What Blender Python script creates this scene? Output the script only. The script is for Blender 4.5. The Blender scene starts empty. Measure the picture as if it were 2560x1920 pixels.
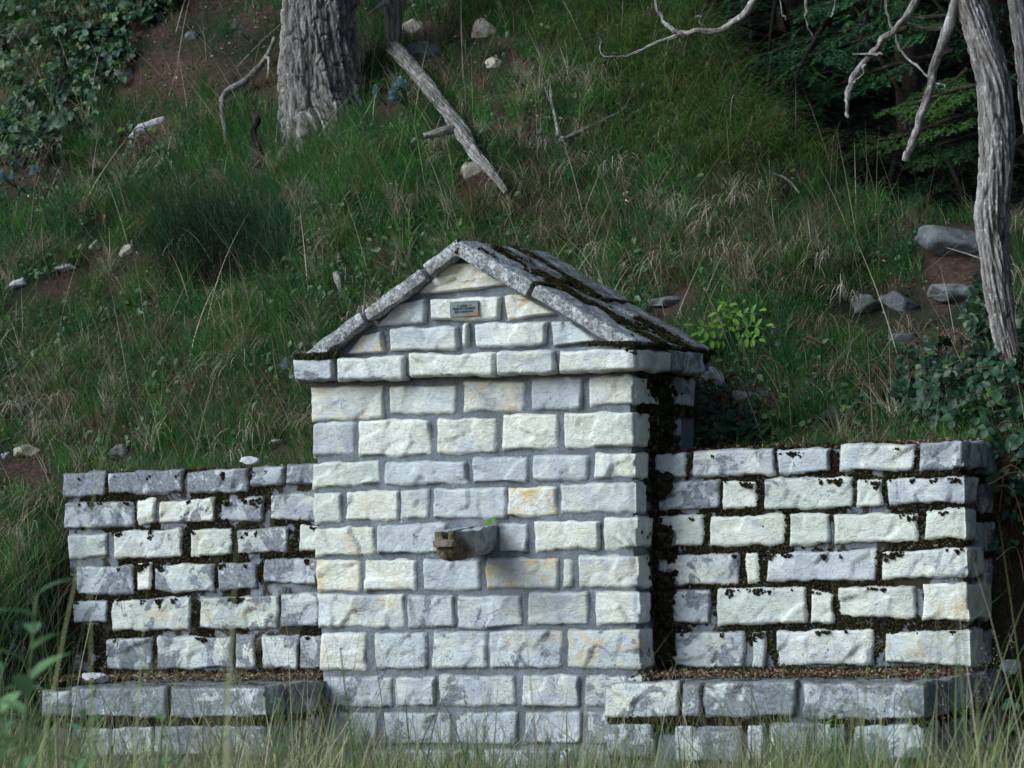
import bpy, math, random
import numpy as np
from math import radians, sin, cos, pi
random.seed(7); rs = np.random.RandomState(11)
sc = bpy.context.scene
COL = sc.collection
# ------------------------------------------------------------------ camera
W, H, FPX = 2560., 1920., 7337.
PSI, PIT, ROL = radians(25.3), radians(2.77), radians(1.64)
FV = np.array([-sin(PSI)*cos(PIT), cos(PSI)*cos(PIT), sin(PIT)])
R0 = np.array([cos(PSI), sin(PSI), 0.]); U0 = np.cross(R0, FV)
RV = cos(ROL)*R0 - sin(ROL)*U0; UV = cos(ROL)*U0 + sin(ROL)*R0
CP = np.array([5.40449, -11.04905, .9751])
cam = bpy.data.cameras.new('camera'); camo = bpy.data.objects.new('camera', cam); COL.objects.link(camo)
from mathutils import Matrix, Vector
camo.matrix_world = Matrix(((RV[0], UV[0], -FV[0], CP[0]), (RV[1], UV[1], -FV[1], CP[1]), (RV[2], UV[2], -FV[2], CP[2]), (0, 0, 0, 1)))
cam.sensor_width = 36; cam.lens = FPX/W*36; cam.clip_start = .2; cam.clip_end = 400
cam.dof.use_dof = True; cam.dof.focus_distance = 12.2; cam.dof.aperture_fstop = 9.0
sc.camera = camo
# ------------------------------------------------------------------ sky, sun, exposure
SUN_EL, SUN_AZ = radians(34), radians(-42)         # azimuth from -Y towards -X: light from the front left
world = bpy.data.worlds.new('World'); sc.world = world; world.use_nodes = True
wn = world.node_tree.nodes; wl = world.node_tree.links
bg = wn['Background']; sky = wn.new('ShaderNodeTexSky'); sky.sky_type = 'NISHITA'; sky.sun_disc = False
sky.sun_elevation = SUN_EL; sky.sun_rotation = pi + radians(42)
sky.air_density = 1.0; sky.dust_density = 1.5; sky.ozone_density = 1.0
wl.new(sky.outputs[0], bg.inputs[0]); bg.inputs[1].default_value = .055
sun = bpy.data.lights.new('sun', 'SUN'); sun.energy = 1.5; sun.angle = radians(38); sun.color = (.82, .935, 1.0)
suno = bpy.data.objects.new('sun', sun); COL.objects.link(suno)
SD = Vector((-sin(radians(42))*cos(SUN_EL), -cos(radians(42))*cos(SUN_EL), sin(SUN_EL)))   # towards the sun
suno.rotation_euler = SD.to_track_quat('Z', 'Y').to_euler(); suno.location = (-6, -8, 9)
sc.view_settings.view_transform = 'Standard'; sc.view_settings.look = 'None'
sc.view_settings.gamma = 1; sc.view_settings.use_curve_mapping = False
sc.view_settings.exposure = 1.30
sc.cycles.max_bounces = 6; sc.cycles.diffuse_bounces = 3; sc.cycles.transparent_max_bounces = 4

# ------------------------------------------------------------------ numeric helpers
K = 2560/2212.
def ray(px, py): return FV + (px-W/2)/FPX*RV - (py-H/2)/FPX*UV
def onY(q, Y): d = ray(*q); return CP + d*(Y-CP[1])/d[1]
def onX(q, X): d = ray(*q); return CP + d*(X-CP[0])/d[0]
def uY(x, y, Y): return onY((x*K, y*K), Y)
def prj(P):
    v = np.asarray(P)-CP; z = v@FV
    return W/2+FPX*(v@RV)/z, H/2-FPX*(v@UV)/z, z
_T = rs.rand(64, 64, 64)
def vn3(P, sc_=1., off=0.):
    P = np.asarray(P, float)*sc_ + off + 1000.
    i = np.floor(P).astype(int); f = P-i; f = f*f*(3-2*f); i &= 63; j = (i+1) & 63
    x0, y0, z0 = i[..., 0], i[..., 1], i[..., 2]; x1, y1, z1 = j[..., 0], j[..., 1], j[..., 2]
    fx, fy, fz = f[..., 0], f[..., 1], f[..., 2]
    a = _T[x0, y0, z0]*(1-fx)+_T[x1, y0, z0]*fx; b = _T[x0, y1, z0]*(1-fx)+_T[x1, y1, z0]*fx
    c = _T[x0, y0, z1]*(1-fx)+_T[x1, y0, z1]*fx; d = _T[x0, y1, z1]*(1-fx)+_T[x1, y1, z1]*fx
    return (a*(1-fy)+b*fy)*(1-fz)+(c*(1-fy)+d*fy)*fz*1.0
def fbm(P, s, o=4, off=0.):
    v = 0; a = .5; t = 0
    for k in range(o): v = v+a*vn3(P, s*2**k, off+k*7.3); t += a; a *= .5
    return v/t
def vn2(x, y, s, off=0.): return vn3(np.stack([x, y, np.zeros_like(x)+off], -1), s)
def sst(a, b, x): t = np.clip((x-a)/(b-a), 0, 1); return t*t*(3-2*t)
def norm(v): return v/np.maximum(np.linalg.norm(v, axis=-1, keepdims=True), 1e-9)

# ------------------------------------------------------------------ object helpers
def mesh_data(name, V, quads=None, tris=None, mat=None, cols=None, smooth=True, colname='tint'):
    me = bpy.data.meshes.new(name); V = np.asarray(V, np.float32)
    me.vertices.add(len(V)); me.vertices.foreach_set('co', V.ravel())
    loops = []; starts = []; tot = []; n = 0
    for F, k in ((quads, 4), (tris, 3)):
        if F is None or len(F) == 0: continue
        F = np.asarray(F, np.int32); loops.append(F.ravel()); starts.append(n+np.arange(len(F))*k); tot.append(np.full(len(F), k)); n += len(F)*k
    L = np.concatenate(loops); S = np.concatenate(starts)
    me.loops.add(len(L)); me.loops.foreach_set('vertex_index', L.astype(np.int32))
    me.polygons.add(len(S)); me.polygons.foreach_set('loop_start', S.astype(np.int32)); me.polygons.foreach_set('loop_total', np.concatenate(tot).astype(np.int32))
    if smooth: me.polygons.foreach_set('use_smooth', np.ones(len(S), bool))
    me.update(calc_edges=True)
    if cols is not None:
        a = me.color_attributes.new(colname, 'FLOAT_COLOR', 'POINT'); c = np.ones((len(V), 4), np.float32); c[:, :3] = cols; a.data.foreach_set('color', c.ravel())
    if mat: me.materials.append(mat)
    return me
def link(name, me, parent=None, origin=None, **props):
    o = bpy.data.objects.new(name, me); COL.objects.link(o)
    loc = np.zeros(3) if origin is None else np.asarray(origin, float)
    if parent is not None: o.parent = parent; loc = loc-np.array(parent['_o'])
    o.location = loc
    for k, v in props.items(): o[k] = v
    return o
def mobj(name, V, quads=None, tris=None, mat=None, parent=None, cols=None, smooth=True, origin=None, **props):
    V = np.asarray(V, float)
    if origin is None: origin = (V.min(0)+V.max(0))/2
    origin = np.asarray(origin, float)
    return link(name, mesh_data(name, V-origin, quads, tris, mat, cols, smooth), parent, origin, **props)
def thing(name, label, cat, loc, group=None):
    o = bpy.data.objects.new(name, None); COL.objects.link(o); o.location = loc; o.empty_display_size = .1
    o['_o'] = [float(v) for v in loc]; o['label'] = label; o['category'] = cat
    if group: o['group'] = group
    return o
def tag(o, label, cat, group=None):
    o['label'] = label; o['category'] = cat
    if group: o['group'] = group
    return o
def gridq(n, m, off=0, flip=False):
    i, j = np.meshgrid(np.arange(n), np.arange(m), indexing='ij'); a = off+i*(m+1)+j
    q = np.stack([a, a+m+1, a+m+2, a+1], -1).reshape(-1, 4)
    return q[:, ::-1] if flip else q
def scatter_mesh(T, F, locs, mats, cols=None):
    """copies of a template (T verts, F faces) placed by 3x3 matrices"""
    N = len(locs); k = len(T)
    V = np.einsum('nij,kj->nki', mats, T)+locs[:, None, :]
    Fa = (F[None]+(np.arange(N)*k)[:, None, None]).reshape(-1, F.shape[1])
    C = None if cols is None else np.repeat(cols, k, axis=0)
    return V.reshape(-1, 3), Fa, C
def rot_z(a):
    c, s = np.cos(a), np.sin(a); M = np.zeros(a.shape+(3, 3)); M[..., 0, 0] = c; M[..., 0, 1] = -s; M[..., 1, 0] = s; M[..., 1, 1] = c; M[..., 2, 2] = 1; return M
def frame_from(n, roll):
    """matrices whose z axis is n"""
    n = norm(n); h = np.where(np.abs(n[:, 2:3]) > .9, np.array([[1., 0, 0]]), np.array([[0, 0, 1.]]))
    x = norm(np.cross(h, n)); y = np.cross(n, x); M = np.stack([x, y, n], -1)
    return M@rot_z(roll)

# ------------------------------------------------------------------ materials
class NT:
    def __init__(s, name, rough=.85):
        s.m = bpy.data.materials.new(name); s.m.use_nodes = True; s.t = s.m.node_tree; s.n = s.t.nodes
        s.p = s.n['Principled BSDF']; s.p.inputs['Roughness'].default_value = rough; s.p.inputs['Specular IOR Level'].default_value = .25
        s.geo = s.n.new('ShaderNodeNewGeometry'); s.pos = s.geo.outputs['Position']
    def L(s, a, b): s.t.links.new(a, b)
    def new(s, t, **k):
        n = s.n.new(t)
        for a, b in k.items(): setattr(n, a, b)
        return n
    def noise(s, scale, detail=4, rough=.6, vec=None, dist=0, mul=None):
        n = s.new('ShaderNodeTexNoise'); n.inputs['Scale'].default_value = scale; n.inputs['Detail'].default_value = detail; n.inputs['Roughness'].default_value = rough; n.inputs['Distortion'].default_value = dist
        v = vec or s.pos
        if mul:
            m = s.new('ShaderNodeVectorMath', operation='MULTIPLY'); s.L(v, m.inputs[0]); m.inputs[1].default_value = mul; v = m.outputs[0]
        s.L(v, n.inputs['Vector']); return n.outputs['Fac']
    def ramp(s, fac, a, b, ca=(0, 0, 0), cb=(1, 1, 1)):
        r = s.new('ShaderNodeValToRGB'); e = r.color_ramp.elements; e[0].position = a; e[1].position = b
        e[0].color = (*ca, 1); e[1].color = (*cb, 1); s.L(fac, r.inputs[0]); return r.outputs[0]
    def mix(s, f, a, b, mode='MIX'):
        m = s.new('ShaderNodeMix', data_type='RGBA', blend_type=mode)
        for i, v in ((0, f), (6, a), (7, b)):
            if hasattr(v, 'links'): s.L(v, m.inputs[i])
            else: m.inputs[i].default_value = v if i == 0 else (*v, 1)
        return m.outputs[2]
    def math(s, op, a, b=None, c=None):
        m = s.new('ShaderNodeMath', operation=op)
        for i, v in enumerate((a, b, c)):
            if v is None: continue
            if hasattr(v, 'links'): s.L(v, m.inputs[i])
            else: m.inputs[i].default_value = v
        return m.outputs[0]
    def base(s, c): s.L(c, s.p.inputs['Base Color'])
    def bump(s, h, strength=.5, dist=.004, prev=None):
        b = s.new('ShaderNodeBump'); b.inputs['Strength'].default_value = strength; b.inputs['Distance'].default_value = dist
        s.L(h, b.inputs['Height'])
        if prev: s.L(prev, b.inputs['Normal'])
        s.L(b.outputs[0], s.p.inputs['Normal']); return b.outputs[0]

def stone_material():
    n = NT('limestone', .8)
    oi = n.new('ShaderNodeObjectInfo'); sep = n.new('ShaderNodeSeparateColor'); n.L(oi.outputs['Color'], sep.inputs[0])
    tone, weath, stain = sep.outputs[0], sep.outputs[1], sep.outputs[2]     # obj.color = (tone, weathering, stain)
    cl = n.noise(5, 3); 
    warm = n.mix(n.ramp(cl, .35, .65), (.675, .69, .585), (.75, .775, .74))
    cool = n.mix(n.ramp(cl, .35, .65), (.37, .40, .46), (.55, .61, .645))
    grn = n.mix(n.ramp(cl, .35, .65), (.50, .56, .52), (.66, .70, .62)); rr = n.new('ShaderNodeTexWhiteNoise', noise_dimensions='1D'); n.L(oi.outputs['Random'], rr.inputs['W']); warm = n.mix(n.ramp(rr.outputs['Value'], .45, .75), warm, grn)
    nm = n.noise(9, 4, .6, dist=.6)
    f = n.math('ADD', tone, n.math('MULTIPLY', n.math('SUBTRACT', nm, .5), 1.6))
    c = n.mix(n.ramp(f, .35, .75), cool, warm)
    cr1 = n.math('ABSOLUTE', n.math('SUBTRACT', n.noise(9, 3, .55, dist=1.4, mul=(1, 1, 1.5)), .5)); cr2 = n.math('ABSOLUTE', n.math('SUBTRACT', n.noise(17, 2, .5, dist=1.0, mul=(.7, 1, 1.6)), .47))
    crease = n.math('MINIMUM', n.ramp(cr1, .0, .022), n.ramp(cr2, .0, .018)); c = n.mix(n.ramp(crease, 0, 1, (.30,)*3, (0, 0, 0)), c, (.30, .31, .32))
    # fine veins and chipped lines
    v = n.noise(30, 5, .7, dist=1.5, mul=(.5, .5, 1.3)); c = n.mix(n.ramp(v, .30, .42, (.55,)*3, (0, 0, 0)), c, (.36, .37, .36))
    c = n.mix(n.ramp(n.noise(60, 3), .3, .7, (.13,)*3, (0, 0, 0)), c, (.45, .43, .38))
    # ochre stains
    st = n.math('MULTIPLY', n.ramp(n.noise(11, 4, .6, dist=1.), .50, .66), stain); c = n.mix(st, c, (.62, .45, .19))
    # grey weathering crust
    w1 = n.noise(6.5, 5, .62, dist=.8); w2 = n.noise(40, 4, .7)
    w = n.math('ADD', n.math('ADD', n.math('MULTIPLY', n.math('SUBTRACT', w1, .5), n.math('MINIMUM', 3.2, n.math('ADD', .5, n.math('MULTIPLY', weath, 8.)))), n.math('MULTIPLY', n.math('SUBTRACT', w2, .5), .7)), n.math('SUBTRACT', weath, .45))
    wm = n.ramp(w, -.04, .12)
    wc = n.mix(n.ramp(n.noise(70, 4, .7), .35, .62), (.080, .090, .110), (.25, .275, .32))
    wc = n.mix(n.ramp(n.noise(12, 3), .55, .7, (0, 0, 0), (.5,)*3), wc, (.24, .25, .22))
    c = n.mix(n.math('MULTIPLY', wm, .88), c, wc)
    # dirt that has settled along the edges
    ed = n.new('ShaderNodeAttribute', attribute_name='tint'); es = n.new('ShaderNodeSeparateColor'); n.L(ed.outputs['Color'], es.inputs[0])
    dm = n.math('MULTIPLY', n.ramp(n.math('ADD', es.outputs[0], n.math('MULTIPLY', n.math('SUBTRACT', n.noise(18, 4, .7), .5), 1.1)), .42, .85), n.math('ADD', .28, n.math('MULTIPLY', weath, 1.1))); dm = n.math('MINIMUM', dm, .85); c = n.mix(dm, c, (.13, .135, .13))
    # dark lichen dots where weathered
    vo = n.new('ShaderNodeTexVoronoi'); vo.inputs['Scale'].default_value = 45; n.L(n.pos, vo.inputs['Vector'])
    dots = n.math('MULTIPLY', n.ramp(vo.outputs['Distance'], .12, .22, (1, 1, 1), (0, 0, 0)), n.math('MULTIPLY', n.ramp(n.noise(8, 2), .5, .6), weath))
    c = n.mix(n.math('MULTIPLY', dots, .8), c, (.09, .09, .085))
    n.base(c)
    b = n.bump(n.noise(16, 6, .58, dist=1.6, mul=(1, 1, 1.6)), .40, .012)
    b = n.bump(crease, .5, .003, b)
    b = n.bump(n.noise(48, 4, .62, dist=1.2, mul=(.8, 1, 1.5)), .55, .006, b)
    b = n.bump(n.noise(150, 4, .7), .45, .002, b)
    return n.m
def slab_material(dark=False):
    n = NT('mossy_slab' if dark else 'weathered_slab', .9)
    a = n.noise(7, 5, .65, dist=.6); c = n.mix(n.ramp(a, .38, .62), (.27, .285, .30), (.64, .68, .72))
    c = n.mix(n.ramp(n.noise(80, 4, .75), .38, .60), c, (.13, .13, .125)); c = n.mix(n.ramp(n.noise(30, 4, .7), .56, .66), c, (.62, .66, .68))
    c = n.mix(n.ramp(n.noise(5, 5, .7, dist=1), .62, .72, (0, 0, 0), (.7,)*3), c, (.05, .05, .03))
    if dark: c = n.mix(n.ramp(n.noise(11, 6, .75, dist=.5), .42, .56, (.15,)*3, (.85,)*3), c, (.085, .09, .08))
    n.base(c); b = n.bump(n.noise(35, 6, .75), .8, .01); n.bump(n.noise(160, 3, .7), .6, .003, b); return n.m
def mortar_material(name, mossy):
    n = NT(name, .95)
    c = n.mix(n.ramp(n.noise(8, 5, .6), .35, .7), (.155, .182, .215), (.245, .28, .33))
    c = n.mix(n.ramp(n.noise(110, 3, .75), .38, .60, (.75,)*3, (0, 0, 0)), c, (.10, .11, .12)); c = n.mix(n.ramp(n.noise(3.5, 5, .7), .5, .7, (0, 0, 0), (.6,)*3), c, (.36, .39, .43)); c = n.mix(n.ramp(n.noise(4.5, 5, .7, dist=.6), .36, .48, (.5,)*3, (0, 0, 0)), c, (.10, .105, .10))
    c = n.mix(n.ramp(n.noise(20, 4, .7, dist=.5), .68, .74), c, (.62, .66, .72))
    if mossy: c = n.mix(n.ramp(n.noise(7, 6, .7, dist=.7), .64-mossy, .70-mossy), c, (.032, .028, .019))
    n.base(c); b = n.bump(n.noise(40, 6, .75), .9, .008); n.bump(n.noise(200, 3), .8, .002, b); return n.m
def tint_material(name, rough=.7, trans=.0, bump=None, var=.25, spec=.2):
    n = NT(name, rough); n.p.inputs['Specular IOR Level'].default_value = spec
    a = n.new('ShaderNodeAttribute', attribute_name='tint')
    c = a.outputs['Color']
    if var: c = n.mix(n.ramp(n.noise(25, 3), .3, .7, (var,)*3, (0, 0, 0)), c, (.02, .02, .012))
    n.base(c)
    if bump: n.bump(n.noise(bump, 4, .7), .6, .004)
    if trans:
        tr = n.new('ShaderNodeBsdfTranslucent'); n.L(c, tr.inputs[0]); mx = n.new('ShaderNodeMixShader'); mx.inputs[0].default_value = trans
        out = n.n['Material Output']; n.L(n.p.outputs[0], mx.inputs[1]); n.L(tr.outputs[0], mx.inputs[2]); n.L(mx.outputs[0], out.inputs[0])
    return n.m
def solid_material(name, ca, cb, s=8, rough=.8, bump=60, bd=.004, trans=0, mul=None, lo=.35, hi=.65):
    n = NT(name, rough); c = n.mix(n.ramp(n.noise(s, 4, .65, mul=mul), lo, hi), ca, cb); n.base(c)
    if bump: n.bump(n.noise(bump, 5, .7, mul=mul), .6, bd)
    if trans:
        tr = n.new('ShaderNodeBsdfTranslucent'); n.L(c, tr.inputs[0]); mx = n.new('ShaderNodeMixShader'); mx.inputs[0].default_value = trans
        n.L(n.p.outputs[0], mx.inputs[1]); n.L(tr.outputs[0], mx.inputs[2]); n.L(mx.outputs[0], n.n['Material Output'].inputs[0])
    return n.m
def bark_material(name, light, dark, lich):
    n = NT(name, .95)
    a = n.new('ShaderNodeAttribute', attribute_name='tint'); c = n.mix(n.ramp(n.noise(14, 5, .75, mul=(1, 1, .35), dist=.6), .38, .62), dark, light)
    c = n.mix(n.ramp(n.noise(120, 4, .7, mul=(1, 1, .3)), .35, .6, (.7,)*3, (0, 0, 0)), c, tuple(v*.45 for v in dark))
    c = n.mix(n.ramp(n.noise(22, 5, .75, dist=.8), .57, .66), c, lich); c = n.mix(n.ramp(n.noise(9, 5, .7), .66, .74, (0, 0, 0), (.8,)*3), c, (.30, .37, .33))
    c = n.mix(1.0, c, a.outputs['Color'], 'MULTIPLY')
    n.base(c); b = n.bump(n.noise(50, 6, .75, mul=(1, 1, .22)), 1., .012); n.bump(n.noise(220, 3, .7), .6, .002, b); return n.m
def ground_material():
    n = NT('hill_soil', .98)
    c = n.mix(n.ramp(n.noise(3, 5, .7), .35, .65), (.030, .019, .014), (.085, .050, .040))
    c = n.mix(n.ramp(n.noise(40, 4, .7), .5, .7), c, (.15, .090, .072)); c = n.mix(n.ramp(n.noise(1.3, 5, .6), .48, .58), c, (.018, .030, .012))
    c = n.mix(n.ramp(n.noise(90, 3, .7), .66, .72), c, (.24, .2, .16))
    n.base(c); b = n.bump(n.noise(18, 6, .75), 1., .04); n.bump(n.noise(120, 4, .7), .8, .008, b); return n.m
M_stone = stone_material(); M_slab = slab_material(); M_slab2 = slab_material(True); M_mortar = mortar_material('mortar', 0); M_mortm = mortar_material('mossy_mortar', .17)
M_grass = tint_material('grass_blade', .6, .3, var=.0); M_leaf = tint_material('leaf', .45, .25, var=.2, spec=.4); M_moss = tint_material('moss', 1., 0, var=0, spec=.05)
M_needle = tint_material('fir_needle', .55, .1, var=0); M_litter = tint_material('dry_leaf', .8, .1, var=.3)
M_bark = bark_material('furrowed_bark', (.44, .42, .40), (.19, .175, .16), (.55, .57, .54))
M_pale = bark_material('pale_bark', (.60, .60, .60), (.27, .23, .20), (.74, .76, .76))
M_dead = bark_material('dead_wood', (.50, .50, .48), (.25, .23, .20), (.50, .5, .48))
M_darkw = bark_material('rotten_wood', (.07, .05, .04), (.025, .018, .014), (.16, .15, .13))
M_soil = ground_material()
def rock_material(name, a, b, cc):
    n = NT(name, .9); c = n.mix(n.ramp(n.noise(9, 5, .65, dist=.6), .35, .65), a, b)
    c = n.mix(n.ramp(n.noise(5, 4, .7), .56, .68), c, cc); c = n.mix(n.ramp(n.noise(60, 4, .75), .32, .5, (.6,)*3, (0, 0, 0)), c, (.08, .08, .07))
    n.base(c); b_ = n.bump(n.noise(25, 6, .7, dist=.8), .8, .014); n.bump(n.noise(140, 3), .5, .002, b_); return n.m
M_rw = rock_material('white_rock', (.50, .52, .54), (.70, .72, .72), (.36, .37, .36))
M_rt = rock_material('tan_rock', (.36, .33, .26), (.50, .47, .38), (.15, .15, .10))
M_rg = rock_material('grey_rock', (.075, .08, .088), (.20, .215, .23), (.07, .08, .05))

# ------------------------------------------------------------------ terrain
CREST = [(uY(1330, -60, 4.6), 4.6), (uY(1500, 66, 3.9), 3.9), (uY(1610, 205, 3.4), 3.4), (uY(1710, 345, 2.9), 2.9), (uY(1850, 430, 2.7), 2.7), (uY(2010, 485, 2.5), 2.5), (uY(2230, 545, 2.4), 2.4)]
cs = np.array([p[0]+.47*y for p, y in CREST]); cz = np.array([p[2] for p, y in CREST]); cy = np.array([y for p, y in CREST])
cs = np.r_[cs[0]-1.2, cs]; cz = np.r_[1.25+.80*11, cz]; cy = np.r_[12., cy]
Y0 = .72
def hill(x, y):
    x = np.asarray(x, float); y = np.asarray(y, float)
    s = x+.47*y; zk = np.interp(s, cs, cz); yk = np.interp(s, cs, cy); zb = 1.215
    t = y-Y0; Tk = yk-Y0
    up = zb+(zk-zb)*np.clip(t/Tk, 0, 1)
    over = np.maximum(y-yk, 0)
    down = -.35*np.minimum(over, 2.2)
    back = up+down*sst(0, .8, over)
    far = 2.2+.75*(y-8.)+1.2*(vn2(x, y, .15)-.5)
    back = np.maximum(back, far); 
    n1 = (vn2(x, y, 1.6)-.5)*.22+(vn2(x, y, 5., 3.3)-.5)*.07+(vn2(x, y, 13., 6.)-.5)*.025
    back = back+n1*sst(.9, 1.8, y)+ (vn2(x, y, 8., 2.)-.5)*.02
    back = back+.16*np.exp(-((x+4.6)**2/1.2+(y-4.4)**2/.5))
    zf = .30*sst(-2.5, -9, y)+(vn2(x, y, 1.2, 9.)-.5)*.10+(vn2(x, y, 6., 9.)-.5)*.02-.06
    zf = zf-.9*sst(3.5, 9, x)*sst(-9, 0, y)
    lf = sst(-2.05, -2.45, x); rt = sst(2.12, 2.45, x)
    zf = zf+.25*sst(-1.95, -3.2, x)*sst(-3.5, -.6, y)
    y0 = .40*(1-lf)*(1-rt)+lf*(-1.2)+rt*.75; y1 = .62*(1-lf)*(1-rt)+lf*.75+rt*1.9
    b = sst(0, 1, (y-y0)/(y1-y0)); b = np.where((lf > 0) & (rt == 0), lf*np.clip((y-y0)/(y1-y0), 0, 1)+(1-lf)*b, b)
    return zf*(1-b)+back*b
def axis(lo, hi, dense, step, grow=1.25):
    a = list(np.arange(dense[0], dense[1]+1e-6, step)); s = step; v = a[-1]
    while v < hi: s *= grow; v += s; a.append(v)
    s = step; v = a[0]
    while v > lo: s *= grow; v -= s; a.insert(0, v)
    return np.array(a)
gx = axis(-150, 150, (-4.6, 4.6), .045); gy = axis(-150, 120, (-2.4, 5.6), .04)
GX, GY = np.meshgrid(gx, gy, indexing='ij'); GZ = hill(GX, GY)
mobj('ground', np.stack([GX, GY, GZ], -1).reshape(-1, 3), quads=gridq(len(gx)-1, len(gy)-1), mat=M_soil, origin=(0, 0, 0), kind='structure')
_ts = np.linspace(8, 40, 3201)
def hit(px, py, src=False):
    """where the view ray through a photo point (2212-wide coordinates) meets the hill"""
    if not src: px, py = px*K, py*K
    d = ray(px, py); P = CP+_ts[:, None]*d; ok = (P[:, 2] < hill(P[:, 0], P[:, 1])) & (P[:, 1] > Y0-.02)
    if px < 330: ok = (P[:, 2] < hill(P[:, 0], P[:, 1]))
    return P[np.argmax(ok)] if ok.any() else P[-1]
def hnorm(P):
    e = .08; x, y = P[..., 0], P[..., 1]
    gxx = (hill(x+e, y)-hill(x-e, y))/(2*e); gyy = (hill(x, y+e)-hill(x, y-e))/(2*e)
    return norm(np.stack([-gxx, -gyy, np.ones_like(gxx)], -1))
# ------------------------------------------------------------------ masonry
zA = lambda x, y: (750+.42948*x, 900+.42948*y)
zB = lambda x, y: (750+.42948*x, 1350+.42948*y)
zC = lambda x, y: (700+.49729*x, 550+.49729*y)
zD = lambda x, y: (140+.30741*x, 1150+.30741*y)
zE = lambda x, y: (1600+.434*x, 1080+.434*y)
zF = lambda x, y: (.40687*x, 1245+.40687*y)
zG = lambda x, y: (1660+.40687*x, 1245+.40687*y)
STEP = .0085
def facets(S, T, L, Hh, seed, amp=.012):
    """chipped face relief over face coordinates in metres"""
    r = np.random.RandomState(seed); n = max(3, int(L*Hh/.0060))
    cx, cy_ = r.rand(n)*L, r.rand(n)*Hh; g = r.randn(n, 2)*.085; c = r.rand(n)*amp*.6
    w = (vn3(np.stack([S, T, S*0+seed], -1), 14)-.5)*.05; w2 = (vn3(np.stack([S, T, S*0+seed+9.], -1), 14)-.5)*.05
    d = ((S+w)[..., None]-cx)**2+((T+w2)[..., None]-cy_)**2*1.6; k = d.argmin(-1)
    h = c[k]+g[k, 0]*(S-cx[k])+g[k, 1]*(T-cy_[k])
    return np.clip(h, -.6*amp, 1.5*amp)
def stone(parent, quad, n, tone=.6, weath=.1, stain=0., proud=.007, wrap=None, back=.05, mat=None, seed=None, name='stone'):
    """quad TL,TR,BR,BL world points on a wall plane with outward normal n; wrap=(length, direction, normal) carries the block round the corner"""
    seed = seed if seed is not None else random.randrange(10**6)
    TL, TR, BR, BL = [np.array(q, float) for q in quad]; n = np.array(n, float); gr_ = .0042
    hx = norm(TR-TL+BR-BL); hz = norm(TL-BL+TR-BR); TL = TL+(hz-hx)*gr_; BL = BL-(hz+hx)*gr_; TR = TR+(hz+(0 if wrap else 1)*hx)*gr_; BR = BR-(hz-(0 if wrap else 1)*hx)*gr_
    L1 = (np.linalg.norm(TR-TL)+np.linalg.norm(BR-BL))/2; Hh = (np.linalg.norm(TL-BL)+np.linalg.norm(TR-BR))/2
    N1 = max(4, int(L1/STEP)); M = max(5, int(Hh/STEP)); s = np.arange(N1+1)/N1
    top = TL+(TR-TL)*s[:, None]; bot = BL+(BR-BL)*s[:, None]; nor = np.repeat(n[None], N1+1, 0); S = s*L1; Lt = L1; arr = np.ones(N1+1)
    if wrap:
        L2, wd, wn_ = wrap; wd = np.array(wd, float); wn_ = np.array(wn_, float); N2 = max(2, int(L2/STEP)); s2 = np.arange(1, N2+1)/N2*L2
        s2 = np.r_[0, s2]; top = np.r_[top, TR+wd*s2[:, None]]; bot = np.r_[bot, BR+wd*s2[:, None]]; nor = np.r_[nor, np.repeat(wn_[None], N2+1, 0)]
        nor[N1] = nor[N1+1] = (n+wn_); S = np.r_[S, L1+s2]; Lt = L1+L2; arr = .45+.55*np.clip(np.abs(S-L1)/.02, 0, 1)
    t = np.arange(M+1)/M
    SS, TT = np.meshgrid(S, t*Hh, indexing='ij')
    # rounded corners in face coordinates
    R = .0045; du = np.minimum(SS, Lt-SS); dv = np.minimum(TT, Hh-TT)
    P = bot[:, None]+(top-bot)[:, None]*t[None, :, None]
    ax = norm(top[1]-top[0]); az = norm(top[0]-bot[0]); ax2 = norm(top[-1]-top[-2])
    axs = np.repeat(ax[None], len(S), 0)
    if wrap: axs[N1+1:] = ax2
    a_ = np.maximum(R-du, 0); b_ = np.maximum(R-dv, 0); l = np.hypot(a_, b_); k = np.where(l > R, 1-R/np.maximum(l, 1e-6), 0)
    P = P+axs[:, None]*(np.sign(Lt/2-SS)*a_*k)[..., None]+az*(np.sign(Hh/2-TT)*b_*k)[..., None]
    edge = np.exp(-np.minimum(du, dv)/.012)
    q = np.stack([SS, TT, SS*0+seed*.37], -1)
    wob = np.stack([fbm(q, 11, 3, 1.)-.5, fbm(q, 30, 2, 4.)-.5], -1)
    wob2 = np.stack([fbm(q, 11, 3, 8.)-.5, fbm(q, 30, 2, 14.)-.5], -1)
    P = P+axs[:, None]*(edge*(wob[..., 0]*.024+wob[..., 1]*.010)*(arr[:, None] if wrap else 1))[..., None]+az*(edge*(wob2[..., 0]*.026+wob2[..., 1]*.010))[..., None]
    pr = np.clip(np.minimum(du, dv)/.007, 0, 1); pr = 1-(1-pr)**2.2
    h = pr*proud*(.75+.5*fbm(q, 5, 2, 30.))+(.85*facets(SS, TT, Lt, Hh, seed)+(fbm(q, 45, 3, 50.)-.5)*.0045)*(.15+.85*pr)
    h = h*arr[:, None]-.003*(1-pr)
    P = P+nor[:, None]*h[..., None]
    # skirts into the wall
    bn = -nor*back
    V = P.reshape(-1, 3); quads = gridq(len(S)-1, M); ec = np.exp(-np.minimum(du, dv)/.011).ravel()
    rng_ = 0; ring = [(i, 0) for i in range(len(S))]+[(len(S)-1, j) for j in range(1, M+1)]+[(i, M) for i in range(len(S)-2, -1, -1)]+[(0, j) for j in range(M-1, 0, -1)]
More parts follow.
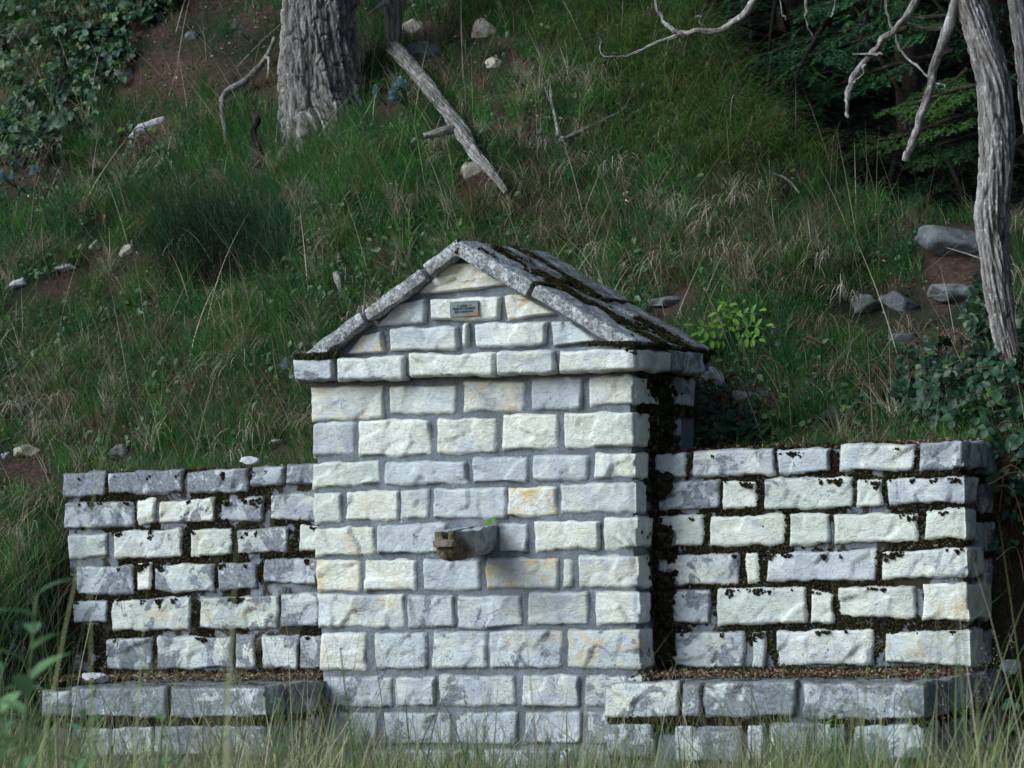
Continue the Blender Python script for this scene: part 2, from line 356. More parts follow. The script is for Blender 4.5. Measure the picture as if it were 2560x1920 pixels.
    idx = np.array([i*(M+1)+j for i, j in ring]); Fr = V[idx]; Bk = np.array([P[i, j]-norm(nor[i])*back for i, j in ring])
    m_ = len(idx); f_ = len(V)+np.arange(m_); o = f_+m_; nx = np.roll(np.arange(m_), -1)
    sk = np.stack([f_[nx], f_, o, o[nx]], -1)
    V = np.r_[V, Fr, Bk]; quads = np.r_[quads, sk]
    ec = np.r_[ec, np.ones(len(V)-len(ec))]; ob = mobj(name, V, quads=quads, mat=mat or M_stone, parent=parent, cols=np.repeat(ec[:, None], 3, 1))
    ob.color = (tone, weath, stain, 1)
    return ob
def q4(fn, x0, x1, a, b, c, d, plane, snapx=None):
    """(x0,x1, top-left y, top-right y, bottom-left y, bottom-right y) read off the photo, laid on the wall plane"""
    q = [onY(fn(x0, a), plane), onY(fn(x1, b), plane), onY(fn(x1, d), plane), onY(fn(x0, c), plane)]
    if snapx is not None: q[1][0] = q[2][0] = snapx
    return q
def rough_block(name, parent, O, ex, ey, ez, mat, step=.02, amp=.004, rnd=.006, freq=25, **kw):
    """block with its own broken, slightly rounded edges"""
    O, ex, ey, ez = [np.array(v, float) for v in (O, ex, ey, ez)]; Ls = [np.linalg.norm(v) for v in (ex, ey, ez)]
    V = []; Q = []; off = 0
    for ax in range(3):
        u, v = [k for k in range(3) if k != ax]
        nu, nv = max(2, int(Ls[u]/step)), max(2, int(Ls[v]/step))
        for side in (0, 1):
            A = np.zeros((nu+1, nv+1, 3)); A[..., u] = (np.arange(nu+1)/nu)[:, None]; A[..., v] = (np.arange(nv+1)/nv)[None]; A[..., ax] = side
            V.append(A.reshape(-1, 3)); fl = (side == 0) ^ (ax == 1); Q.append(gridq(nu, nv, off, flip=fl)); off += (nu+1)*(nv+1)
    A = np.concatenate(V); LL = np.array(Ls); D = A*LL
    c = np.clip(D, rnd, LL-rnd); dd = D-c; l = np.linalg.norm(dd, axis=1, keepdims=True); D = np.where(l > rnd, c+dd/np.maximum(l, 1e-9)*rnd, D)
    P = O+D@np.stack([ex/Ls[0], ey/Ls[1], ez/Ls[2]])
    nz = np.stack([fbm(P, freq, 3, 1.)-.5, fbm(P, freq, 3, 21.)-.5, fbm(P, freq, 3, 41.)-.5], -1); P = P+nz*amp*4
    return mobj(name, P, quads=np.concatenate(Q), mat=mat, parent=parent, **kw)

XR, XL = .725, -.772          # right and left faces of the gabled block
YW, YWB = .20, .76            # front and back of the wing walls
XWR, XWL = 2.047, -2.19
YB, ZB = -.55, .345           # front and top of the benches
N_F, N_R = (0, -1, 0), (1, 0, 0)
fountain = thing('stone_fountain', 'gabled roadside fountain of pale rock-faced stone courses with mossy slab roof and spout', 'fountain', (-.02, .35, 0))
wingl = thing('retaining_wall', 'lower stone wall left of the gabled fountain, grey weathered blocks with thick moss in the joints', 'wall', (-1.5, .48, 0), 'walls flanking the fountain')
wingr = thing('retaining_wall', 'lower stone wall right of the gabled fountain, whiter blocks with dark mossy joints', 'wall', (1.4, .48, 0), 'walls flanking the fountain')
benchl = thing('stone_bench', 'low grey stone bench at the foot of the left wall, half hidden by grass', 'bench', (-1.5, -.15, 0), 'stone benches below the walls')
benchr = thing('stone_bench', 'low stone bench wrapping the right wall, its top littered with dry leaves', 'bench', (1.45, 0, 0), 'stone benches below the walls')

# mortar cores
def core(parent, x0, x1, y0, y1, z0, z1, mat): return rough_block('mortar', parent, (x0, y0, z0), (x1-x0, 0, 0), (0, y1-y0, 0), (0, 0, z1-z0), mat, step=.022, amp=.0022, rnd=.01, freq=14)
core(fountain, XL+.012, XR-.014, .003, .70, -.15, 1.63, M_mortar)
core(wingl, XWL+.014, XL+.03, YW+.007, YWB, -.15, 1.255, M_mortm)
core(wingr, XR-.03, XWR-.014, YW+.007, YWB, -.15, 1.25, M_mortm)
core(benchl, -1.80, -.735, YB+.014, YW+.02, -.15, ZB-.008, M_mortm)
core(benchr, .82, 2.075, YB+.014, YW+.02, -.15, ZB-.008, M_mortm)
core(benchr, 2.03, 2.078, YW+.03, .74, -.15, ZB-.010, M_mortm)

def yx(fn, x, y, X): return onX(fn(x, y), X)[1]
A_rows = [
 [(72,485,160,152,355,330,.62,.10,.5),(530,907,158,152,313,308,.55,.12,.15),(957,1305,132,130,298,290,.6,.08,.55),(1350,1645,108,103,290,278,.15,.22,0),(1688,1945,105,98,262,258,.7,.05,.1,('A',2060,120))],
 [(82,315,370,362,550,545,.35,.10,.2),(345,758,355,350,558,548,.85,.03,0),(805,1138,342,340,545,540,.62,.10,.3),(1183,1502,318,315,520,515,.8,.05,0),(1545,1945,310,303,515,495,.8,.05,.1,('A',2030,400))],
 [(78,462,603,590,748,715,.8,.05,.2),(495,968,597,590,727,710,.18,.18,0),(1012,1325,578,570,713,708,.2,.2,0),(1363,1675,565,555,697,692,.4,.15,0),(1715,1932,545,540,688,684,.7,.08,0,('A',2010,600))],
 [(88,243,783,778,948,938,.8,.05,.1),(275,578,768,762,933,925,.85,.04,.2),(588,747,760,755,922,918,.5,.12,0),(782,1203,755,745,920,915,.45,.14,0),(1217,1492,740,738,908,905,.8,.05,1.),(1523,1945,725,715,883,880,.55,.12,0,('A',2015,800))],
 [(95,430,985,970,1140,1130,.85,.06,.4),(455,850,958,953,1125,1122,.28,.2,0),(1165,1328,950,950,1118,1118,.4,.22,.2),(1375,1745,942,933,1112,1098,.85,.05,.2),(1775,1955,922,918,1105,1085,.75,.06,0,('A',2045,1000))]]
B_rows = [
 [(102,350,125,122,295,298,.85,.05,.6),(383,675,118,115,292,288,.8,.08,.3),(722,1045,125,122,285,288,.2,.22,0),(1092,1505,112,110,278,275,.55,.12,1.),(1535,1585,125,125,270,270,.9,.02,0),(1625,1960,95,98,272,272,.6,.12,.3,('B',2035,200))],
 [(108,605,315,325,500,505,.6,.2,.3),(632,897,330,325,508,508,.3,.26,.2),(925,1282,325,322,520,498,.35,.26,.2),(1330,1678,308,305,492,495,.45,.22,.2),(1722,1968,308,305,492,488,.6,.18,.2,('B',2035,400))],
 [(125,385,545,545,750,755,.75,.12,.3),(440,742,545,545,745,745,.35,.28,.2),(780,1080,540,540,742,740,.45,.2,0),(1110,1520,530,530,742,742,.4,.22,.3),(1560,1970,530,515,742,742,.4,.24,.6,('B',2045,640))],
 [(140,535,800,800,970,970,.3,.38,0),(560,790,800,795,965,965,.35,.3,0),(815,1250,795,795,962,960,.4,.3,0),(1298,1628,790,790,965,968,.45,.25,0),(1665,1968,795,795,965,965,.4,.3,0,('B',2030,880))],
 [(135,450,1005,1005,1190,1190,.3,.4,0),(490,880,1005,1003,1190,1190,.35,.36,0),(915,1270,1003,1000,1185,1185,.3,.4,0),(1310,1640,1000,1000,1185,1185,.3,.4,0),(1680,1968,1000,1000,1185,1185,.3,.4,0,('B',2030,1080))],
 [(140,560,1225,1225,1400,1400,.3,.45,0),(600,1020,1225,1222,1400,1400,.3,.45,0),(1060,1480,1222,1222,1400,1400,.3,.45,0),(1520,1968,1222,1222,1400,1400,.3,.45,0,('B',2030,1300))]]
ZM = {'A': zA, 'B': zB, 'C': zC, 'D': zD, 'E': zE, 'F': zF, 'G': zG}
RECTS = []           # outlines of the wing stones, for where moss can sit
def lay(parent, fn, rows, plane, Xc, **kw):
    out = []
    for row in rows:
        for st in row:
            wr = st[9] if len(st) > 9 else None
            q = q4(fn, *st[:6], plane, snapx=Xc if wr else None)
            w = None
            if wr: w = (max(.04, yx(ZM[wr[0]], wr[1], wr[2], Xc)-plane), (0, 1, 0), N_R)
            stone(parent, q, N_F, st[6], st[7], st[8], wrap=w, **kw); out.append(q)
    return out
lay(fountain, zA, A_rows, 0, XR); lay(fountain, zB, B_rows, 0, XR)
def side(parent, X, fn, segs, z0, z1, y, weath=.45, tone=.3, **kw):  # flank stones coloured greyer: weathering plus shade put into the colour
    for a, b in segs:
        ya, yb = yx(fn, a, y, X), yx(fn, b, y, X)
        stone(parent, [(X, ya, z1), (X, yb, z1), (X, yb, z0), (X, ya, z0)], N_R, tone, weath, 0, **kw)
side(fountain, XR, zC, [(1950, 2078)], 1.465, 1.585, 870); side(fountain, XR, zA, [(2062, 2128), (2142, 2208)], 1.29, 1.42, 400)
for z0, z1 in ((1.285, 1.42), (1.465, 1.585)):       # back end of the right flank and the whole left flank
    for ya, yb in ((.02, .22), (.25, .47), (.50, .68)):
        stone(fountain, [(XL, yb, z1), (XL, ya, z1), (XL, ya, z0), (XL, yb, z0)], (-1, 0, 0), .3, .45, 0)
# pediment
def pol(fn, pts, plane): return [onY(fn(*p), plane) for p in pts]
PED = [([(870, 222), (985, 222), (1148, 322), (690, 372)], .75, .05, .5), ([(600, 425), (732, 396), (738, 515), (497, 532)], .35, .14, .1),
       ([(768, 398), (1108, 385), (1103, 495), (768, 503)], .8, .04, 0), ([(1142, 378), (1215, 380), (1388, 468), (1142, 500)], .85, .03, 1.),
       ([(430, 580), (512, 560), (530, 664), (343, 672)], .5, .12, .6), ([(560, 545), (898, 533), (896, 648), (560, 661)], .5, .08, 0),
       ([(925, 530), (952, 530), (950, 628), (925, 630)], .6, .1, .1), ([(990, 525), (1340, 516), (1338, 625), (990, 640)], .6, .1, 0),
       ([(1378, 512), (1455, 508), (1606, 608), (1378, 634)], .3, .14, 0)]
for pts, t, w, s in PED: stone(fountain, pol(zC, pts, 0), N_F, t, w, s, proud=.018)
# gable core of mortar
def gable(name, parent, y0, y1, mat):
    ax, az_ = -.035, 2.125; xs = np.linspace(XL-.0, XR+.02, 80); roof = lambda x: np.where(x < ax, 1.70+(x-XL)/(ax-XL)*(az_-1.70), az_-(x-ax)/(XR+.02-ax)*(az_-1.70))
    n, m = len(xs)-1, 30; t = np.linspace(0, 1, m+1); Z = 1.69+(roof(xs)-1.69)[:, None]*t
    Pf = np.stack([np.repeat(xs[:, None], m+1, 1), np.full_like(Z, y0-.008), Z], -1); Pf[..., 1] += (fbm(Pf, 20, 3)-.5)*.006
    Pb = Pf.copy(); Pb[..., 1] = y1; V = np.r_[Pf.reshape(-1, 3), Pb.reshape(-1, 3)]; o = len(Pf.reshape(-1, 3))
    Q = [gridq(n, m), gridq(n, m, o, True)]; i = np.arange(n)*(m+1)+m; Q.append(np.stack([i, i+m+1, i+m+1+o, i+o], -1))
    return mobj(name, V, quads=np.concatenate(Q), mat=mat, parent=parent)
gable('mortar', fountain, .012, .70, M_mortar)
# cornice
YC, XC = -.065, .768
CORN = [(82,270,705,700,808,805,.3,.3,0),(295,622,700,685,802,795,.6,.08,0),(655,1078,675,675,790,775,.8,.03,0),(1097,1380,665,660,773,765,.6,.06,0),(1413,1775,660,650,762,750,.6,.06,0)]
for k, c in enumerate(CORN):
    q = q4(zC, *c[:6], YC, snapx=XC if k == 4 else None)
    w = (yx(zC, 1942, 700, XC)-YC, (0, 1, 0), N_R) if k == 4 else None
    stone(fountain, q, N_F, c[6], c[7], 0, wrap=w, back=.10, proud=.016, name='cornice_stone')
side(fountain, XC, zC, [(1952, 2112)], 1.60, 1.69, 710, back=.06, proud=.016, name='cornice_stone', weath=.5)
for ya, yb in ((-.05, .2), (.23, .5), (.53, .79)): stone(fountain, [(-.81, yb, 1.71), (-.81, ya, 1.71), (-.81, ya, 1.625), (-.81, yb, 1.625)], (-1, 0, 0), .3, .5, 0, back=.06, proud=.012, name='cornice_stone')
rough_block('cornice_mortar', fountain, (-.795, YC+.016, 1.622), (XC-.014+.795, 0, 0), (0, .80-YC-.016, 0), (0, 0, .078), M_mortar, amp=.002)
# roof slabs: rows back from the verge, joints open and mossy
AP = np.array([-.015, 0, 2.185]); EV_R = np.array([.775, 0, 1.708]); EV_L = np.array([-.785, 0, 1.728])
def slab(side_, f0, f1, y0, y1, th=.062, lift=0):
    mt = M_slab2 if y0 > 0 else M_slab
    ev = EV_R if side_ > 0 else EV_L; d = ev-AP; u = d/np.linalg.norm(d); nrm = np.array([-u[2]*side_, 0, u[0]*side_]); nrm = nrm if nrm[2] > 0 else -nrm
    O = AP+d*f0-nrm*(th-lift)+np.array([0, y0, 0]); ex = d*(f1-f0); ey = np.array([0, y1-y0, 0]); ez = nrm*th
    if side_ < 0: O = O+ex; ex = -ex
    return rough_block('roof_slab', fountain, O, ex, ey, ez, mt, step=.014, amp=.0055, rnd=.012, freq=14)
slab(1, .012, .435, -.085, .175, .066); slab(1, .455, 1.0, -.082, .185, .062, .004)
slab(1, .0, .36, .20, .475, .06, .006); slab(1, .375, .99, .215, .46, .06, -.002)
slab(1, .005, .52, .50, .80, .06, .01); slab(1, .535, 1.0, .485, .80, .06, .004)
slab(-1, .0, .222, -.085, .22, .060, .0); slab(-1, .238, .60, -.078, .26, .058, -.004); slab(-1, .615, 1.0, -.082, .24, .058, -.002)
slab(-1, .0, .5, .27, .80, .055); slab(-1, .52, 1.0, .27, .80, .055)
rough_block('mortar', fountain, (-.05, -.03, 2.10), (.07, 0, 0), (0, .80, 0), (0, 0, .058), M_mortar, amp=.003)

# wings
D_rows = [
 [(65,400,115,95,300,288,.1,.8,0),(435,1028,105,75,270,262,.1,.75,0),(1075,1558,95,60,265,262,.2,.66,0),(1595,1850,60,52,205,195,.2,.6,0),(1888,2130,52,38,190,195,.2,.6,0)],
 [(75,635,345,340,562,528,.2,.68,0),(668,808,338,328,520,515,.95,.0,.1),(848,1290,345,305,500,505,.7,.42,.2),(1340,1685,330,305,490,488,.4,.6,0),(1755,2130,285,260,480,488,.5,.52,0)],
 [(110,415,615,605,805,770,.5,.45,0),(480,1025,585,565,800,785,.6,.38,.2),(1100,1425,575,560,785,770,.85,.22,.2),(1480,1890,580,550,765,740,.5,.52,0),(1985,2140,525,540,735,740,.8,.2,.1)],
 [(175,625,870,860,1095,1080,.3,.55,0),(662,775,835,830,1058,1055,.95,0,.1),(812,1282,845,845,1065,1072,.6,.38,0),(1328,1640,840,840,1065,1045,.2,.55,0),(1698,2140,810,805,990,1010,.3,.55,0)],
 [(150,425,1150,1140,1320,1320,.3,.5,0),(460,1095,1150,1115,1380,1380,.6,.36,.35),(1175,1800,1125,1100,1368,1355,.6,.36,.5),(1840,2140,1095,1085,1345,1340,.4,.45,.1)]]
F_wrows = [[(655,935,870,855,1050,1050,.3,.5,0),(975,1420,855,850,1055,1040,.5,.42,.2),(1455,1565,850,850,1045,1045,.6,.38,0),(1615,1838,850,850,1045,1045,.5,.42,0),(1852,1985,850,850,1045,1045,.4,.5,0)]]
E_rows = [
 [(90,265,130,120,262,258,.35,.25,0),(312,778,115,95,252,242,.5,.3,.1),(800,1095,105,92,235,230,.3,.36,0),(1155,1578,85,70,222,212,.6,.25,0),(1620,1845,65,52,222,205,.3,.36,0,('E',1990,130))],
 [(110,455,300,278,445,435,.25,.42,0),(480,670,280,290,440,430,.8,.1,0),(715,1225,272,265,442,435,.75,.28,0),(1255,1392,278,278,435,428,.95,.0,0),(1430,1865,275,258,412,402,.4,.28,0,('E',1935,330))],
 [(115,360,490,480,660,648,.8,.05,0),(405,830,492,478,655,640,.8,.12,.1),(862,1090,478,472,650,635,.95,0,.1),(1128,1600,475,470,638,625,.85,.12,.15),(1645,1870,460,448,615,612,.85,.08,0,('E',1925,530))],
 [(110,572,710,705,878,872,.5,.38,.1),(615,682,698,698,865,862,.9,0,0),(733,1358,700,682,860,850,.35,.24,.1),(1395,1890,695,665,850,822,.6,.18,0,('E',1960,740))],
 [(105,405,925,915,1100,1095,.3,.45,0),(452,958,905,898,1108,1098,.8,.08,.1),(990,1115,910,935,1100,1090,.9,.08,0),(1155,1588,900,888,1062,1070,.75,.26,.1),(1632,1897,872,880,1080,1085,.8,.08,.5,('E',2030,960))],
 [(108,595,1160,1150,1340,1362,.4,.42,.1),(650,722,1155,1150,1365,1360,.6,.3,0),(790,1345,1150,1135,1340,1335,.6,.3,.1),(1415,1910,1160,1140,1320,1355,.65,.22,.4,('E',1975,1240))]]
QL = lay(wingl, zD, D_rows, YW, None)+lay(wingl, zF, F_wrows, YW, None)
QR = lay(wingr, zE, E_rows, YW, XWR)
for (a, b, y), (z0, z1) in zip([(1995,2080,120),(1960,2095,310),(1930,2005,520),(2012,2095,520),(1968,1998,735),(2005,2110,725),(2065,2120,950),(1985,2130,1220)],
                               [(1.13,1.255),(.97,1.09),(.82,.935),(.82,.935),(.68,.79),(.68,.79),(.53,.65),(.37,.50)]):
    side(wingr, XWR, zE, [(a, b)], z0, z1, y, weath=.62 if z0 > .9 else .45)
# benches
lay(benchr, zB, [[(1780,2200,840,825,1030,1025,.6,.4,0)], [(1790,2060,1072,1072,1260,1260,.35,.70,0)]], YB, None)
lay(benchr, zG, [[(120,228,1150,1150,1340,1335,.4,.70,0),(258,805,1140,1125,1345,1335,.3,.66,0),(862,1590,1140,1150,1355,1360,.25,.68,0,('G',1730,1230))],
                 [(75,480,1400,1390,1620,1620,.4,.70,0),(520,620,1395,1395,1610,1610,.3,.70,0),(660,1110,1385,1385,1610,1610,.4,.70,0),(1180,1590,1400,1385,1640,1590,.4,.45,0,('G',1680,1480))]], YB, 2.087)
side(benchr, 2.087, zG, [(1742,1884),(1893,1960),(1968,2065),(2074,2180)], .222, .342, 1200, weath=.6); side(benchr, 2.087, zG, [(1700,1740),(1752,1862),(1872,1985),(2000,2120)], .05, .19, 1490, weath=.6)
lay(benchl, zF, [[(260,440,1190,1185,1340,1340,.2,.65,0),(450,1020,1170,1165,1340,1345,.2,.70,0),(1062,1620,1165,1165,1350,1340,.2,.70,0,('F',1745,1250))],
                 [(100,420,1410,1410,1590,1590,.2,.65,0),(450,680,1410,1410,1590,1590,.3,.6,0),(700,940,1410,1400,1580,1580,.5,.45,0),(960,1290,1400,1400,1580,1580,.3,.6,0),(1310,1618,1400,1400,1580,1580,.4,.70,0,('F',1720,1470))]], YB, -.725)
side(benchl, -.725, zF, [(1762, 1960)], .215, .340, 1225, weath=.6); side(benchl, -.725, zF, [(1735, 1840), (1855, 1960)], .05, .19, 1450, weath=.6)

# plaque on the pediment
pq = [onY(zC(855, 410), -.030), onY(zC(997, 405), -.030), onY(zC(998, 484), -.030), onY(zC(857, 487), -.030)]
pw, ph = np.linalg.norm(pq[1]-pq[0]), np.linalg.norm(pq[0]-pq[3]); pc = sum(pq)/4
def metal():
    n = NT('plaque_metal', .45); n.p.inputs['Metallic'].default_value = 0.
    c = n.mix(n.ramp(n.noise(40, 3), .3, .7), (.10, .13, .135), (.18, .215, .22)); tc = n.new('ShaderNodeTexCoord'); s = n.new('ShaderNodeSeparateXYZ'); n.L(tc.outputs['Generated'], s.inputs[0])
    r = n.math('ADD', n.math('MULTIPLY', n.math('SUBTRACT', s.outputs[0], .5), .9), n.math('MULTIPLY', n.math('SUBTRACT', .28, s.outputs[2]), 2.2)); r = n.math('ADD', r, n.math('MULTIPLY', n.math('SUBTRACT', n.noise(60, 3), .5), .5))
    n.base(n.mix(n.ramp(r, .50, .62), c, (.30, .13, .05))); return n.m
plq = rough_block('plaque', fountain, pc-np.array([pw/2, -.006, ph/2]), (pw, 0, 0), (0, -.010, 0), (0, 0, ph), metal(), step=.02, amp=0, rnd=.001)
plq['label'] = 'small grey metal plaque with engraved lettering and a rust patch'
M_ink = solid_material('engraved_ink', (.03, .045, .05), (.06, .08, .09), bump=0)
plq['_o'] = [float(v) for v in pc]
def text(body, size, z, w, name='lettering'):
    cu = bpy.data.curves.new('t', 'FONT'); cu.body = body; cu.size = size; cu.align_x = 'CENTER'; cu.extrude = .0006; cu.offset = size*.018
    to = bpy.data.objects.new('t', cu); COL.objects.link(to); dg = bpy.context.evaluated_depsgraph_get(); me = bpy.data.meshes.new_from_object(to.evaluated_get(dg)); bpy.data.objects.remove(to)
    me.transform(Matrix.Rotation(radians(90), 4, 'X')); xs_ = [v.co.x for v in me.vertices]; k = w/(max(xs_)-min(xs_)); me.transform(Matrix.Diagonal((k, 1, 1, 1)))
    me.materials.clear(); me.materials.append(M_ink)
    o = bpy.data.objects.new(name, me); COL.objects.link(o); o.parent = plq; o.location = (0, -.0065, z-pc[2]+ (pc[2]-plq.location[2]-fountain.location[2]) ); o.location = (0, -.0062, z); return o
text('ΔΩΡΕΑ', .0125, .0085, .034); text('ΓΕΩΡΓΙΟΥ ΙΩΑΝΝΟΥ', .0125, -.0035, .105); text('ΚΟΥΤΣΟΧΡΗΣΤΟΥ', .0105, -.0155, .085)
for sx in (-.026, .030):
    a = np.linspace(0, 2*pi, 11)[:-1]; V = np.c_[np.cos(a)*.0042, a*0, np.sin(a)*.0042]; V = np.r_[V+[0, 0, 0], V*.8+[0, -.0016, 0], [[0, -.002, 0]]]
    q = [[i, (i+1) % 10, 10+(i+1) % 10, 10+i] for i in range(10)]; t = [[10+i, 10+(i+1) % 10, 20] for i in range(10)]
    mobj('screw', V+pc+np.array([sx, -.004, .012]), quads=q, tris=t, mat=M_ink, parent=plq)

# spout: hollowed half-round stone
def spout():
    Ls = .34; fr = onY((1050+.1205*715, 1250+.1205*640), -Ls); fl = onY((1050+.1205*315, 1250+.1205*640), -Ls); w = fr[0]-fl[0]; zt = fr[2]
    zb = onY((1140, 1250+.1205*1255), -Ls+.03)[2]; cx = (fr[0]+fl[0])/2+.0; hh = zt-zb
    ch = .017; cd = .034
    prof = []                      # outline of the section, counter clockwise from right rim
    for a in np.linspace(0, -pi, 25): prof.append((cos(a)*w/2*1.0, zb+hh*.48+sin(a)*hh*.48, ))
    prof = [(w/2, zt)]+[(w/2*1.02, zb+hh*.75)]+prof+[(-w/2*1.02, zb+hh*.75), (-w/2, zt), (-ch, zt), (-ch, zt-cd), (ch, zt-cd), (ch, zt)]
    p = np.array(prof); d = np.r_[0, np.cumsum(np.linalg.norm(np.diff(np.r_[p, p[:1]], axis=0), axis=1))]; u = np.linspace(0, d[-1], 90, endpoint=False)
    pp = np.r_[p, p[:1]]; X = np.interp(u, d, pp[:, 0]); Z = np.interp(u, d, pp[:, 1]); m = 30; ys = np.linspace(-Ls, .02, m+1)
    V = np.zeros((m+1, 90, 3)); V[..., 1] = ys[:, None]; fl_ = 1+.75*sst(-.31, -.16, ys)          # the rear body is wider than the lip
    V[..., 0] = cx+np.where(np.abs(X) > ch*1.1, X*fl_[:, None]*1.0, X); V[..., 2] = Z+(.012*sst(-.25, -.05, ys))[:, None]
    nz = np.stack([fbm(V, 22, 4, 1.)-.5, (fbm(V, 22, 4, 8.)-.5)*.6, fbm(V, 22, 4, 16.)-.5], -1); V = V+nz*.022
    c = V[0].mean(0)+[0, .0, -.012]; Vv = V.reshape(-1, 3); i, j = np.meshgrid(np.arange(m), np.arange(90), indexing='ij'); a = i*90+j; b = i*90+(j+1) % 90
    Q = np.stack([a, b, b+90, a+90], -1).reshape(-1, 4); T = np.stack([np.full(90, len(Vv)), (np.arange(90)+1) % 90, np.arange(90)], -1); Vv = np.r_[Vv, [c]]
    n = NT('spout_stone', .9); s = n.new('ShaderNodeSeparateXYZ'); n.L(n.pos, s.inputs[0])
    c1 = n.mix(n.ramp(n.noise(25, 5, .7), .35, .65), (.17, .18, .175), (.42, .45, .45)); c2 = n.mix(n.ramp(n.noise(40, 5, .7), .35, .65), (.035, .030, .018), (.19, .15, .09))
    wet = n.math('ADD', n.math('MULTIPLY', s.outputs[2], -9.), n.math('MULTIPLY', s.outputs[1], -9.)); wet = n.math('ADD', wet, n.math('MULTIPLY', n.math('SUBTRACT', n.noise(20, 4), .5), 1.6)); f = n.ramp(n.math('ADD', wet, 9*zt-.45-2.0), .2, .5)
    n.base(n.mix(f, c1, c2)); n.bump(n.noise(50, 5, .7), .8, .008)
    sp = mobj('spout', Vv, quads=Q, tris=T, mat=n.m, parent=fountain); sp['label'] = 'half-round stone water spout with a cut channel and brown mossy underside'
    # lip slab above the lower body, and the channel mouth
    rough_block('spout_lip', fountain, (cx-w/2-.004, -Ls-.022, zt-.066), (w+.006, 0, 0), (0, .05, 0), (0, 0, .030), solid_material('lip_stone', (.10, .07, .05), (.26, .21, .18), 30), step=.006, amp=.003, rnd=.005, freq=40)
    return cx, zt
SPX, SPZ = spout()

# ------------------------------------------------------------------ moss
def ico_t():
    p = (1+5**.5)/2; v = np.array([(-1,p,0),(1,p,0),(-1,-p,0),(1,-p,0),(0,-1,p),(0,1,p),(0,-1,-p),(0,1,-p),(p,0,-1),(p,0,1),(-p,0,-1),(-p,0,1)], float); v = norm(v)
    f = np.array([(0,11,5),(0,5,1),(0,1,7),(0,7,10),(0,10,11),(1,5,9),(5,11,4),(11,10,2),(10,7,6),(7,1,8),(3,9,4),(3,4,2),(3,2,6),(3,6,8),(3,8,9),(4,9,5),(2,4,11),(6,2,10),(8,6,7),(9,8,1)])
    return v, f
IV, IF = ico_t()
def moss_tpl(seed):
    r = np.random.RandomState(seed); v = IV*(.7+.5*r.rand(12, 1)); f = [tuple(x) for x in IF]; V = list(v)
    for k in range(30):
        d = norm(r.randn(3)); s = norm(np.cross(d, r.randn(3)))*.13; a = len(V); V += [d*.6+s, d*.6-s, d*(1.05+.8*r.rand())]; f.append((a, a+1, a+2))
    return np.array(V), np.array(f)
MT = [moss_tpl(s) for s in range(4)]
def moss_on(parent, P, R, green):
    P = np.array(P); R = np.array(R); n = len(P)
    if n == 0: return
    k = rs.randint(0, 4, n); Vs, Fs, Cs = [], [], []; off = 0
    base = np.where((rs.rand(n) < green)[:, None], np.array([[.040, .050, .015]]), np.array([[.024, .018, .012]]))*(.5+1.2*rs.rand(n, 1))
    for i in range(4):
        m = k == i
        if not m.any(): continue
        M = rot_z(rs.rand(m.sum())*6.28)*R[m][:, None, None]; M = frame_from(rs.randn(m.sum(), 3), rs.rand(m.sum())*6)@np.eye(3)*R[m][:, None, None]
        V, F, C = scatter_mesh(MT[i][0], MT[i][1], P[m], M, base[m]); Vs.append(V); Fs.append(F+off); Cs.append(C); off += len(V)
    return mobj('moss', np.concatenate(Vs), tris=np.concatenate(Fs), mat=M_moss, cols=np.concatenate(Cs), parent=parent, smooth=False, kind='stuff')
def wall_moss(parent, quads_, x0, x1, z0, z1, y, dens, thr, green=.25, seedo=0.):
    n = int((x1-x0)*(z1-z0)*dens); X = x0+rs.rand(n)*(x1-x0); Z = z0+rs.rand(n)*(z1-z0); nz = fbm(np.stack([X, Z, X*0+seedo], -1), 5.5, 4, seedo)+.06*(fbm(np.stack([X, Z, X*0], -1), 30, 2)-.5)
    inside = np.zeros(n, bool); drape = np.zeros(n, bool)
    for q in quads_:
        a, b = q[0][0], q[1][0]; zt_ = q[0][2]+(q[1][2]-q[0][2])*(X-a)/(b-a); zb_ = q[3][2]+(q[2][2]-q[3][2])*(X-a)/(b-a)
        ins = (X > a+.004) & (X < b-.004) & (Z < zt_-.004) & (Z > zb_+.006); inside |= ins; hang = .004+.075*np.clip(fbm(np.stack([X, X*0, X*0+q[0][2]], -1), 26, 3)-.52, 0, 1)*2
        drape |= ins & (Z > zt_-hang)
    ok = ((~inside) & (nz > thr)) | (drape & (nz > thr+.02)); X, Z, inside = X[ok], Z[ok], inside[ok]; r = (.0026+.0052*rs.rand(len(X))**1.7)
    Y = y+np.where(inside, -.010, .006)-r*.3; return list(zip(X, Y, Z)), list(r)
P, R = wall_moss(wingl, QL, XWL, XL, .36, 1.25, YW, 34000, .465, .3, 1.)
moss_on(wingl, P, R, .18)
P, R = wall_moss(wingr, QR, XR+.01, XWR-.01, .36, 1.24, YW, 34000, .46, .25, 5.)
n = 1500; X = XR+.02+np.abs(rs.randn(n))*.022; Z = .36+rs.rand(n)*.93; ok = fbm(np.stack([X, Z, Z*0], -1), 9, 3) > .40; P += list(zip(X[ok], np.full(ok.sum(), YW-.004)-rs.rand(ok.sum())*.03, Z[ok])); R += list(.008+.011*rs.rand(ok.sum()))
n = 2200; Y = YW+.03+rs.rand(n)*(YWB-YW-.05); Z = .36+rs.rand(n)*.88; row = np.abs(((Z-.37) % .1505)-.137); ok = (row < .02) & (fbm(np.stack([Y, Z, Z*0], -1), 6, 3) > .42); P += list(zip(np.full(ok.sum(), XWR-.006), Y[ok], Z[ok])); R += list(.006+.01*rs.rand(ok.sum()))
moss_on(wingr, P, R, .2)
